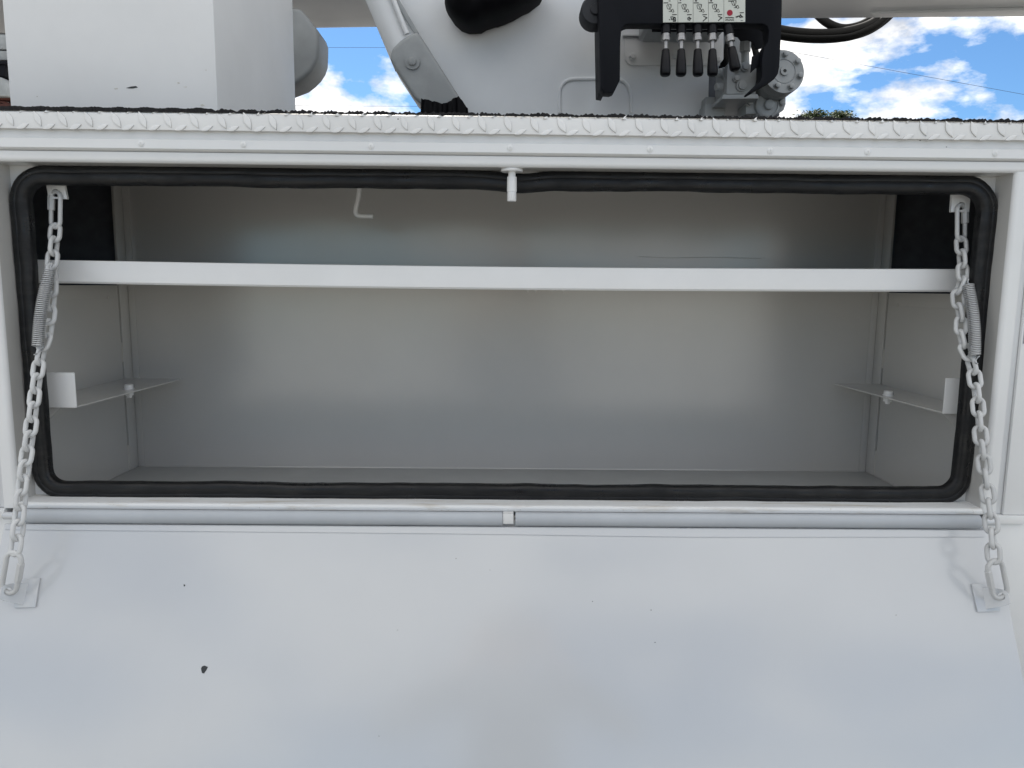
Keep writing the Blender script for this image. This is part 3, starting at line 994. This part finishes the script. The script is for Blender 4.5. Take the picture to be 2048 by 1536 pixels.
# boom lengths that run to both sides behind the turret, seen from below
ya, yb = 0.80, 1.16
def boom(pa, pb, xa, xb, hgt):
    """far lower edge runs through the photo points pa, pb on the plane y = yb"""
    A, B = P(*pa, yb), P(*pb, yb)
    k_ = (B.z-A.z)/(B.x-A.x)
    za, zb_ = A.z + k_*(xa-A.x), A.z + k_*(xb-A.x)
    return prism('boom', [(xa, ya, za), (xb, ya, zb_), (xb, ya, zb_+hgt), (xa, ya, za+hgt)], (0, yb-ya, 0), M['lift'], lift, bev=0.020, seg=4)
boom((636, 59), (766, 57), -2.4, -0.02, 0.30)
boom((1565, 40), (2048, 36), 0.32, 2.6, 0.30)
zz = P(1800, 30, 1.10).z
rb = [P(1742, 27, 1.09), P(2060, 20, 1.06), P(2420, 10, 1.02), P(2420, 22, 1.06), P(2060, 29, 1.09), P(1752, 30, 1.10)]
prism('boom_rib', rb, (0, 0.012, 0.012), M['lift'], lift, bev=0.0015)
# rounded elbow end behind the tool box
el = [(540, 12), (600, 16), (616, 34), (633, 58), (637, 70), (637, 90), (636, 112), (631, 127), (622, 141), (610, 153), (596, 164), (560, 178), (520, 180)]
prism('boom_elbow', [P(a, b_, 0.82) for a, b_ in el], (0, 0.11, 0), M['casting'], lift, bev=0.012, seg=4)

# ------------------------------------------------------------------ black cover hanging over the turret
cv = [(889, -40), (889, 6), (894, 18), (904, 33), (918, 44), (934, 51), (948, 52), (960, 49), (972, 42), (984, 39), (996, 36), (1012, 29), (1030, 23), (1048, 12), (1062, 4), (1085, -12), (1100, -40)]
bm = bmesh.new()
ys = [(0.515, 0.35), (0.52, 0.65), (0.532, 0.86), (0.552, 0.97), (0.58, 1.0), (0.62, 1.0), (0.645, 0.97)]
cc = P(985, -40, 0.58)
rows = []
for y_, sc in ys:
    rows.append([bm.verts.new(cc + Vector(((P(a, b_, 0.58).x-cc.x)*sc, y_-0.58+0.004*math.sin(i*1.9), (P(a, b_, 0.58).z-cc.z)*sc))) for i, (a, b_) in enumerate(cv)])
for a, b_ in zip(rows, rows[1:]):
    for k in range(len(cv)):
        bm.faces.new((a[k], a[(k+1) % len(cv)], b_[(k+1) % len(cv)], b_[k]))
bm.faces.new(rows[0]); bm.faces.new(list(reversed(rows[-1])))
tag(finish(bm, 'vinyl_cover', M['vinyl'], None, smooth=60), 'black vinyl cover drooping in front of the lift turret', 'cover')

# ------------------------------------------------------------------ control station
YC = 0.46
cs = empty('control_station', P(1380, 185, YC), 'black bracket with five control levers and a cream pictogram plate', 'controls')
gl = [(1197, -70), (1566, -70), (1563, 60), (1559, 135), (1556, 148), (1549, 158), (1543, 162), (1500, 187), (1498, 184), (1521, 162), (1524, 150), (1524, 118), (1528, 96), (1536, 84), (1538, 62), (1535, 52), (1526, 47),
      (1258, 47), (1249, 50), (1243, 58), (1241, 80), (1240, 160), (1229, 183), (1222, 186), (1208, 185), (1201, 176)]
guard = prism('guard', [P(a, b_, YC) for a, b_ in gl], (0, 0.035, 0), M['black'], cs, bev=0.002)
prism('guard_side', [P(a, b_, YC+0.036) for a, b_ in [(1199, -60), (1214, -60), (1214, 178), (1203, 176)]], (0, 0.10, 0), M['black'], cs, bev=0.001)
prism('back_plate', [P(a, b_, YC+0.10) for a, b_ in [(1452, 20), (1541, 20), (1541, 84), (1526, 96), (1512, 99), (1506, 84), (1496, 80), (1482, 82), (1476, 74), (1452, 70)]], (0, 0.004, 0), M['black'], cs, bev=0.0008)
prism('guard_tab', [P(a, b_, YC+0.02) for a, b_ in [(1505, 112), (1526, 104), (1526, 124), (1512, 136), (1502, 145)]], (0, 0.006, 0), M['black'], cs, bev=0.0008)
c = P(1189, 25, YC+0.05)
lathe('side_knob', c, (0, -1, 0), [(-0.03, 0.030), (0.012, 0.030), (0.016, 0.027), (0.0165, 0.012), (0.022, 0.010)], M['roller'], cs, seg=28)
vbk = prism('added_valve_body', [P(a, b_, YC+0.045) for a, b_ in [(1300, -80), (1470, -80), (1470, 30), (1462, 44), (1306, 44), (1300, 36)]], (0, 0.13, 0), M['casting'], cs, bev=0.003)  # unseen body added to shade the turret behind the levers
for px_ in (1318, 1347, 1378, 1409, 1440):
    lathe('spool_cap', P(px_, 38, YC+0.044), (0, -1, 0), [(0, 0.0095), (0.010, 0.0095), (0.011, 0.007)], M['steel'], vbk, seg=12)
tube('linkage_rod', [P(1304, 62, YC+0.03), P(1448, 62, YC+0.03)], 0.0022, M['black'], cs, seg=8)
tube('linkage_rod', spline([P(1300, 46, YC+0.05), P(1306, 56, YC+0.06), P(1318, 60, YC+0.08), P(1340, 58, YC+0.10)], 5), 0.0040, M['hose'], cs, seg=8)
# pictogram plate made of five strips
edges_ = [1325.5, 1355.5, 1386, 1416.5, 1447.5, 1490.5]
def stroke(bm, pts, w, y_):
    pts = [P(a, b_, y_) for a, b_ in pts]
    for a, b_ in zip(pts, pts[1:]):
        t = (b_-a).normalized(); nrm = Vector((t.z, 0, -t.x))*w/2
        e = t*w*0.3
        vv = [bm.verts.new(q) for q in (a-nrm-e, b_-nrm+e, b_+nrm+e, a+nrm-e)]
        bm.faces.new(vv)
def Zc(pts, ox):
    return [(1310 + (a+ox)/10.78, b_/10.78) for a, b_ in pts]
loop_ = [[(275, 92), (252, 125), (272, 190), (318, 200), (345, 155), (338, 92), (300, 88), (290, 110), (318, 185)], [(345, 155), (352, 95)], [(300, 250), (368, 246), (350, 212), (385, 196), (410, 250), (378, 268)], [(330, 205), (350, 235)]]
tops = [[[(190, 62), (280, 62)], [(300, 20), (330, 20)]], [[(185, 62), (200, 62)], [(215, 60), (240, 60)], [(215, 8), (235, 8)]], [[(185, 62), (285, 62)], [(215, 15), (250, 15)], [(232, 0), (232, 32)]],
        [[(180, 60), (270, 60)], [(215, 15), (245, 15)], [(230, 0), (230, 32)]], [[(270, 22), (370, 22)]]]
bots = [[[(340, 360), (360, 425), (425, 375), (360, 360)], [(395, 395), (395, 460), (445, 455), (440, 380), (395, 395), (440, 455)], [(305, 425), (325, 425)]],
        [[(420, 365), (385, 385), (388, 425), (425, 435), (445, 400), (415, 398), (413, 370)], [(430, 385), (455, 400)]],
        [[(395, 350), (470, 382), (400, 440), (385, 455)], [(440, 400), (455, 380)]],
        [[(390, 350), (465, 382), (415, 415), (385, 445)], [(430, 395), (455, 385)]],
        [[(430, 365), (490, 345), (540, 335), (580, 370)], [(500, 345), (520, 375), (565, 365)], [(540, 335), (525, 310)], [(470, 355), (450, 375)]]]
for k in range(5):
    a, b_ = edges_[k]+0.4, edges_[k+1]-0.4
    dp = prism('decal', [P(a, -45, YC-0.0004), P(b_, -45, YC-0.0004), P(b_, 44.8-(k*0.15), YC-0.0004), P(a, 45.2-(k*0.15), YC-0.0004)], (0, -0.0012, 0), M['decal'], cs, smooth=False)
    bm = bmesh.new()
    yy = YC-0.0019
    ox = (edges_[k]-1325.5)*10.78
    lo = 0 if k < 4 else 85
    for st in loop_:
        stroke(bm, [(px_, py_ - (4 if k == 4 else 0)) for px_, py_ in Zc([(q[0], q[1]-(40 if k == 4 else 0)) for q in st], ox+lo)], 0.0011, yy)
    for st in tops[k] + bots[k]:
        stroke(bm, Zc(st, ox - (0 if k < 4 else 160) + (0)), 0.0017, yy) if k < 4 else stroke(bm, Zc(st, ox), 0.0020, yy)
    if k < 4:
        stroke(bm, Zc([(375, 318), (462, 314)], ox), 0.0017, yy)
    else:
        stroke(bm, Zc([(1690-1322, 275), (1770-1322, 275)], ox), 0.0017, yy) if False else None
        stroke(bm, Zc([(1832, 275), (1910, 272)], 0), 0.0017, yy)
        for row in (382, 430):
            x_ = 1520
            while x_ < 1705:
                stroke(bm, Zc([(x_, row), (x_+9, row+random.choice((-6, 6)))], 0), 0.0017, yy)
                x_ += 17
        stroke(bm, Zc([(1850, 440), (1900, 438)], 0), 0.0008, yy)
    finish(bm, 'print', M['ink'], dp, recalc=False)
    if k == 4:
        rc = P(1310+1612/10.78, 277/10.78, YC-0.0017)
        lathe('red_dot', rc, (0, -1, 0), [(0, 0.0058), (0.0004, 0.0058)], M['red'], dp, seg=24)
# levers
def lever(px, top, mid, bot, dx=0.0, tilt=0):
    y_ = YC + 0.012
    A, B, C_ = P(px, top, y_), P(px+dx*0.25, mid, y_-0.006), P(px+dx, bot, y_-0.012)
    ax = (C_-A).normalized()
    L = (C_-A).length
    lv = lathe('lever', A, ax, [(0, 0.0085), (0.030, 0.0085), (0.0302, 0.0095), (0.037, 0.0095), (0.0375, 0.0048), (L*0.6, 0.0042)], M['steel'], cs, seg=14)
    lathe('boot', A - ax*0.004, ax, [(-0.03, 0.0105), (0.026, 0.0100), (0.027, 0.0088)], M['knob'], lv, seg=14)
    k0 = L*0.50
    n_ = L-k0
    lathe('knob', A + ax*k0, ax, [(0, 0.0062), (0.002, 0.0078), (n_*0.45, 0.0100), (n_*0.80, 0.0110), (n_*0.93, 0.0106), (n_*0.98, 0.0088), (n_, 0.0055)], M['knob'], lv, seg=18)
for px, dx in ((1332, -1.5), (1362.5, -0.5), (1394.5, 1.5), (1424.5, 0.5)):
    lever(px, 46, 75, 152, dx)
lever(1455, 48, 70, 141, 16)

# ------------------------------------------------------------------ swing gearbox and valve block
YG = 0.60
gb = empty('swing_drive', P(1510, 225, YG), 'grey painted hydraulic swing motor and valve block beside the turret', 'hydraulic motor')
vb = prism('valve_block', [P(a, b_, YG-0.06) for a, b_ in [(1455, 128), (1512, 128), (1512, 188), (1453, 188)]], (0, 0.09, 0), M['casting'], gb, bev=0.002)
for a, b_, r_ in ((1473, 140, 0.007), (1471, 158, 0.008), (1482, 172, 0.012), (1489, 134, 0.010)):
    c = P(a, b_, YG-0.061)
    lathe('port_plug', c, (0.1, -1, 0.0), [(0, r_), (0.004, r_), (0.004, r_*0.75), (0.010, r_*0.72), (0.0105, r_*0.4)], M['casting'], vb, seg=6 if r_ < .0095 else 18, smooth=30)
prism('base_plate', [P(a, b_, YG-0.075) for a, b_ in [(1446, 189), (1516, 188), (1518, 197), (1444, 198)]], (0, 0.16, 0), M['casting'], gb, bev=0.0015)
for (a, b_) in ((1450, 147), (1450, 175)):
    c = P(a+4, b_, YG-0.03)
    lathe('fitting', c, (-1, -0.15, 0), [(0, 0.0125), (0.012, 0.0125), (0.0125, 0.010), (0.020, 0.010), (0.0205, 0.0085), (0.026, 0.0085), (0.028, 0.006)], M['casting'], gb, seg=12)
box('lower_block', P(1426, 0, YG).x, P(1458, 0, YG).x, YG+0.025, YG+0.08, P(1440, 205, YG).z, P(1440, 188, YG).z, M['casting'], gb, bev=0.002)
box('lower_block', P(1422, 0, YG).x, P(1464, 0, YG).x, YG+0.01, YG+0.08, ZT+0.0005, P(1440, 206.5, YG).z, M['casting'], gb, bev=0.002)
c = P(1481, 219, YG-0.04)
lathe('drain_plug', (c.x, c.y, ZT+0.0005), (0, 0, 1), [(0, 0.0095), (0.014, 0.0095), (0.016, 0.006)], M['casting'], gb, seg=6, smooth=False)
prism('gear_housing', [P(a, b_, 0.74) for a, b_ in [(1417, 232), (1417, 146), (1440, 138), (1462, 128), (1500, 128), (1560, 150), (1560, 232)]], (0, 0.2, 0), M['shade_dark'], gb, bev=0.004)  # coloured dark in place of the shadowed gaps behind the fittings
prism('column', [P(a, b_, 0.76) for a, b_ in [(1457, 140), (1457, 0), (1499, 0), (1499, 140)]], (0, 0.12, 0), M['casting'], gb, bev=0.004)
tube('column_hose', spline([P(1462, 60, 0.70), P(1456, 90, 0.69), P(1453, 112, 0.68), P(1449, 124, 0.68), P(1444, 138, 0.70)], 6), 0.0085, M['hose'], gb, seg=10)
tube('column_hose', spline([P(1500, 60, 0.70), P(1508, 92, 0.69), P(1510, 98, 0.68), P(1514, 120, 0.66), P(1516, 150, 0.66)], 6), 0.0075, M['hose'], gb, seg=10)
# motor: barrel pointing at the viewer with seven bolts on its end cap
mc = P(1568, 143, YG-0.08)
ma = Vector((0.10, -1, 0.10)).normalized()
mo = lathe('motor', mc, ma, [(-0.20, 0.044), (-0.055, 0.044), (-0.050, 0.0462), (-0.026, 0.0462), (-0.0255, 0.0445), (-0.024, 0.0462), (-0.002, 0.0462), (0, 0.045), (0, 0.026), (-0.0015, 0.0255), (-0.0015, 0.0248), (0.0, 0.0242), (0.0, 0.0095), (0.004, 0.0090), (0.004, 0.0038), (-0.004, 0.0036)],
           M['casting'], gb, seg=48)
u, w = frame_of(ma)
for k in range(7):
    a = 2*math.pi*k/7 + 0.2
    lathe('bolt', mc + (u*math.cos(a)+w*math.sin(a))*0.0355, ma, [(-0.001, 0.0072), (0.0015, 0.0072), (0.0015, 0.0058), (0.0085, 0.0056), (0.0095, 0.0042)], M['casting'], mo, seg=12)
fl = prism('motor_flange', [P(a, b_, YG-0.03) for a, b_ in [(1491, 196), (1498, 190), (1562, 184), (1572, 186), (1572, 208), (1568, 220), (1556, 228), (1492, 228)]], (0, 0.06, 0), M['casting'], gb, bev=0.003)
for (a, b_) in ((1499, 206), (1562, 206)):
    c = P(a, b_, YG-0.031)
    lathe('bolt', c, (0, -1, 0), [(0, 0.0085), (0.002, 0.0085), (0.002, 0.0062), (0.009, 0.0060), (0.0105, 0.004)], M['casting'], fl, seg=14)
c = P(1535, 211, YG-0.034)
lathe('motor_foot', c, (0.1, -1, 0.0), [(-0.03, 0.028), (0.002, 0.0275), (0.004, 0.0255), (0.005, 0.022), (0.003, 0.0215), (0.004, 0.011), (0.012, 0.0105), (0.014, 0.007)], M['casting'], gb, seg=28)
prism('motor_neck', [P(a, b_, YG-0.022) for a, b_ in [(1508, 190), (1528, 160), (1540, 150), (1592, 172), (1580, 184), (1566, 194), (1540, 200), (1512, 200)]], (0, 0.10, 0), M['casting'], gb, bev=0.006, seg=3)
tube('riser_pipe', [P(1490, 40, YG+0.02), P(1490, 70, YG+0.02), P(1491, 132, YG-0.01)], 0.009, M['casting'], gb, seg=12)
lathe('pipe_nut', P(1490, 104, YG+0.002), (0, 0, 1), [(0, 0.010), (0.001, 0.0125), (0.022, 0.0125), (0.023, 0.010)], M['casting'], gb, seg=6, smooth=False)

# ------------------------------------------------------------------ hoses under the boom
def hose(label, pts, r_):
    o = tube('hydraulic_hose', spline(pts, 10), r_, M['hose'], None, seg=14, smooth=True)
    return tag(o, label, 'hose', 'black hoses under the boom')
hose('thick black hose drooping between the control bracket and the boom', [P(1500, 50, 1.22), P(1540, 60, 1.22), P(1580, 68, 1.22), P(1630, 72, 1.22), P(1680, 70, 1.22), P(1730, 58, 1.22), P(1766, 36, 1.23), P(1790, 8, 1.24), P(1810, -30, 1.25)], 0.0205)
hose('short black hose dipping below the boom and crossing the thicker one', [P(1612, 0, 1.25), P(1634, 28, 1.25), P(1655, 46, 1.24), P(1680, 56, 1.235), P(1705, 55, 1.23), P(1730, 46, 1.25), P(1756, 28, 1.26), P(1780, 0, 1.27)], 0.0125)
hose('black hose lying along the underside of the thick hose', [P(1545, 70, 1.20), P(1600, 77, 1.20), P(1650, 78, 1.20), P(1695, 75, 1.195), P(1728, 64, 1.20), P(1758, 47, 1.205), P(1782, 20, 1.21), P(1800, -10, 1.22)], 0.0105)

# ------------------------------------------------------------------ far left machine behind the tool box
pm = empty('parked_trailer', (P(-40, 300, 5.2).x, 5.4, 0), 'grey trailer with dark red ladder frame at the far left edge', 'trailer')
YM = 5.2
def pmq(name, pts, mat, dy=0.0, th=0.25):
    return prism(name, [P(a, b_, YM+dy) for a, b_ in pts], (0, th, 0), mat, pm, bev=0.01)
pmq('wall_panel', [(-260, -200), (40, -200), (40, 66), (-260, 60)], M['casting'], 0.05)
pmq('wall_panel', [(-260, 62), (40, 69), (40, 100), (-260, 86)], M['casting'], 0.06)
pmq('wall_panel', [(-260, 88), (40, 103), (40, 120), (-260, 120)], M['casting'], 0.05)
pmq('bottom_rail', [(-260, 121), (40, 121), (40, 128), (-260, 128)], M['black'], -0.02)
pmq('lamp_housing', [(-60, 128.5), (10.5, 128.5), (9, 153), (-60, 153)], M['black'], 0.0)
pmq('mudguard', [(-60, 154), (2, 154), (9, 160), (13, 172), (15, 192), (-60, 192)], M['casting'], -0.05, 0.3)
pmq('ladder_post', [(14, 156), (20, 156), (23, 214), (17, 214)], M['black'], 0.1, 0.06)
for b_ in (163, 182): pmq('ladder_rung', [(14, b_), (40, b_+3), (40, b_+8), (14, b_+5)], M['black'], 0.12, 0.05)
pmq('frame_rail', [(-80, 193), (24, 193), (24, 199), (-80, 197)], M['rust'], 0.0, 0.1)
pmq('frame_brace', [(-40, 199), (6, 201), (24, 208), (24, 214), (4, 206), (-40, 205)], M['rust'], 0.02, 0.1)
box('axle_frame', pm.location.x-1.2, P(24, 205, YM).x-0.01, YM+0.02, YM+0.4, 0.0, P(0, 206, YM).z, M['rust'], pm)

# ------------------------------------------------------------------ trees beyond
def tree(px, py_top, dist, wid, label, seed):
    rnd = random.Random(seed)
    top = P(px, py_top, dist)
    H = top.z
    root = empty('tree', (top.x, dist, 0), label, 'tree', 'trees behind the truck')
    tube('trunk', [(top.x, dist, 0), (top.x+0.1, dist, H*0.35), (top.x-0.05, dist+0.1, H*0.7), (top.x, dist, H*0.93)], [0.30, 0.24, 0.13, 0.04], M['bark'], root, seg=10)
    tips = []
    for k in range(26):
        z = H*(0.30+0.64*k/26)
        a = k*2.4 + rnd.uniform(-.3, .3)
        L = wid*(1.0 - ((z/H-0.30)/0.85)**2.2)*rnd.uniform(0.7, 1.05)
        e = Vector((top.x + math.cos(a)*L, dist + math.sin(a)*L, z + L*0.35))
        tube('limb', [(top.x, dist, z-0.1), (top.x+math.cos(a)*L*.5, dist+math.sin(a)*L*.5, z+L*.12), e], [0.07, 0.045, 0.015], M['bark'], root, seg=5)
        tips += [e, Vector((top.x + math.cos(a)*L*.6, dist + math.sin(a)*L*.6, z + L*.2))]
    tips += [Vector((top.x+rnd.uniform(-.3, .3), dist, H-rnd.uniform(0.1, 0.9))) for _ in range(8)]
    bm = bmesh.new()
    for tcen in tips:
        for _ in range(210):
            p = tcen + Vector((rnd.gauss(0, .42), rnd.gauss(0, .42), rnd.gauss(0, .30)))
            p.z = min(p.z, H + rnd.uniform(-0.25, 0.1))
            d1 = Vector((rnd.uniform(-1, 1), rnd.uniform(-1, 1), rnd.uniform(-.6, .6))).normalized()
            d2 = d1.orthogonal().normalized()
            sz = rnd.uniform(.07, .13)
            vv = [bm.verts.new(p + q) for q in (d1*sz*1.5, d2*sz*.6, -d1*sz*1.2, -d2*sz*.6)]
            bm.faces.new(vv)
    finish(bm, 'crown', M['leaf'], root, recalc=False)
tree(1628, 224, 58, 2.2, 'rounder green treetop just right of the grey motor', 3)
tree(1684, 225, 62, 2.3, 'wider green treetop farther right above the deck edge', 8)

# ------------------------------------------------------------------ overhead lines
def line(label, a, b_, y_, sagm):
    p, q = P(*a, y_), P(*b_, y_)
    pts = [p.lerp(q, t/24) + Vector((0, 0, -sagm*4*(t/24)*(1-t/24))) for t in range(25)]
    tag(tube('overhead_line', pts, 0.010, M['wire'], None, seg=5), label, 'power line', 'overhead lines in the sky')
line('upper overhead line crossing the sky left of the cylinder', (-900, 93), (1300, 96), 45, 0.0)
line('lower overhead line low in the sky left of the cylinder', (-900, 204), (1300, 215), 45, 0.0)
line('overhead line slanting down across the clouds at the right', (1300, 52), (2900, 345), 40, 0.0)

# ------------------------------------------------------------------ the person taking the picture (seen in the paint as a soft reflection)
def skin_body(verts, edges, radii, root, sub=2):
    me = bpy.data.meshes.new('person_body')
    me.from_pydata([v for v in verts], edges, [])
    o = bpy.data.objects.new('person_body', me)
    COL.objects.link(o)
    sm = o.modifiers.new('skin', 'SKIN')
    sm.use_smooth_shade = True
    for i, r_ in enumerate(radii):
        v = me.skin_vertices[0].data[i]
        v.radius = r_ if isinstance(r_, tuple) else (r_, r_)
        v.use_root = (i == root)
    ss = o.modifiers.new('sub', 'SUBSURF'); ss.levels = sub; ss.render_levels = sub
    dg = bpy.context.evaluated_depsgraph_get()
    nm = bpy.data.meshes.new_from_object(o.evaluated_get(dg))
    bpy.data.objects.remove(o)
    return nm
pv, pe, prd = [], [], []
def jv(p, r_, par=None):
    pv.append(Vector(p)); prd.append(r_)
    if par is not None: pe.append((par, len(pv)-1))
    return len(pv)-1
PX, PY = 0.03, -1.50
pel = jv((PX, PY, 0.96), (0.16, 0.115))
spn = jv((PX, PY, 1.14), (0.145, 0.105), pel)
chs = jv((PX, PY+0.01, 1.32), (0.165, 0.115), spn)
nk0 = jv((PX, PY+0.02, 1.45), 0.062, chs)
nk1 = jv((PX, PY+0.04, 1.52), 0.056, nk0)
hd0 = jv((PX, PY+0.065, 1.59), (0.072, 0.082), nk1)
hd1 = jv((PX, PY+0.065, 1.66), (0.077, 0.092), hd0)
hd2 = jv((PX, PY+0.055, 1.715), (0.058, 0.068), hd1)
nos = jv((PX, PY+0.165, 1.605), 0.012, hd0)
for s_ in (-1, 1):
    ear = jv((PX+s_*0.083, PY+0.055, 1.615), 0.014, hd0)
    sh = jv((PX+s_*0.20, PY+0.01, 1.39), 0.066, chs)
    eb = jv((PX+s_*0.43, PY+0.13, 1.20), 0.050, sh)
    wr = jv((PX+s_*0.125, PY+0.315, 1.40), 0.029, eb)
    pm_ = jv((PX+s_*0.108, PY+0.345, 1.455), (0.036, 0.020), wr)
    for f in range(4):
        kx = PX+s_*(0.100-0.004*f); kz = 1.515-0.018*f; L_ = (0.90, 1.0, 0.95, 0.78)[f]
        k1 = jv((kx+s_*0.008, PY+0.368, kz), 0.0095, pm_)
        k2 = jv((kx-s_*0.018*L_, PY+0.392, kz+0.006), 0.0088, k1)
        jv((kx-s_*0.038*L_, PY+0.388, kz+0.004), 0.0078, k2)
    t1 = jv((PX+s_*0.085, PY+0.335, 1.455), 0.0125, pm_)
    jv((PX+s_*0.060, PY+0.352, 1.478), 0.0100, t1)
    hp_ = jv((PX+s_*0.095, PY, 0.88), 0.098, pel)
    kn = jv((PX+s_*0.105, PY+0.015, 0.50), 0.062, hp_)
    an = jv((PX+s_*0.115, PY-0.03, 0.10), 0.042, kn)
    hl = jv((PX+s_*0.120, PY-0.02, 0.05), 0.044, an)
    jv((PX+s_*0.135, PY+0.17, 0.036), 0.036, hl)
pme = skin_body(pv, pe, prd, pel)
per = empty('person', (PX, PY, 0), 'person in dark shirt holding up a phone, only reflected softly in the white paint', 'person')
M['skin'] = simple('skin', (0.45, 0.28, 0.20), 0.5, var=0.1)
M['shirt'] = simple('dark_shirt', (0.030, 0.033, 0.040), 0.9, var=0.3)
M['jeans'] = simple('dark_jeans', (0.035, 0.040, 0.060), 0.9, var=0.3)
M['shoe'] = simple('boot_leather', (0.05, 0.035, 0.025), 0.6)
M['hair'] = simple('brown_hair', (0.035, 0.024, 0.016), 0.7, var=0.4)
for nm_ in ('skin', 'shirt', 'jeans', 'shoe'): pme.materials.append(M[nm_])
for p in pme.polygons:
    c = p.center
    hand = c.y > PY+0.285 and c.z > 1.37 and abs(c.x-PX) > 0.03 and c.z < 1.56
    if c.z > 1.475 or hand: p.material_index = 0
    elif c.z > 0.97: p.material_index = 1
    elif c.z > 0.12: p.material_index = 2
    else: p.material_index = 3
place('body', pme, Matrix.Identity(4), per)
bm = bmesh.new()
bmesh.ops.create_uvsphere(bm, u_segments=20, v_segments=12, radius=1.0)
for v in bm.verts:
    v.co = Vector((PX + v.co.x*0.088, PY+0.048 + v.co.y*0.100, 1.672 + v.co.z*0.092 + random.uniform(-.002, .002)))
bmesh.ops.delete(bm, geom=[v for v in bm.verts if v.co.y > PY+0.10 and v.co.z < 1.69 or v.co.z < 1.60], context='VERTS')
finish(bm, 'hair', M['hair'], per, smooth=True)
ph = box('phone', PX-0.078, PX+0.080, -1.134, -1.1265, 1.462, 1.538, M['knob'], None, bev=0.003)
tag(ph, 'black phone held level in both hands by the person', 'phone')
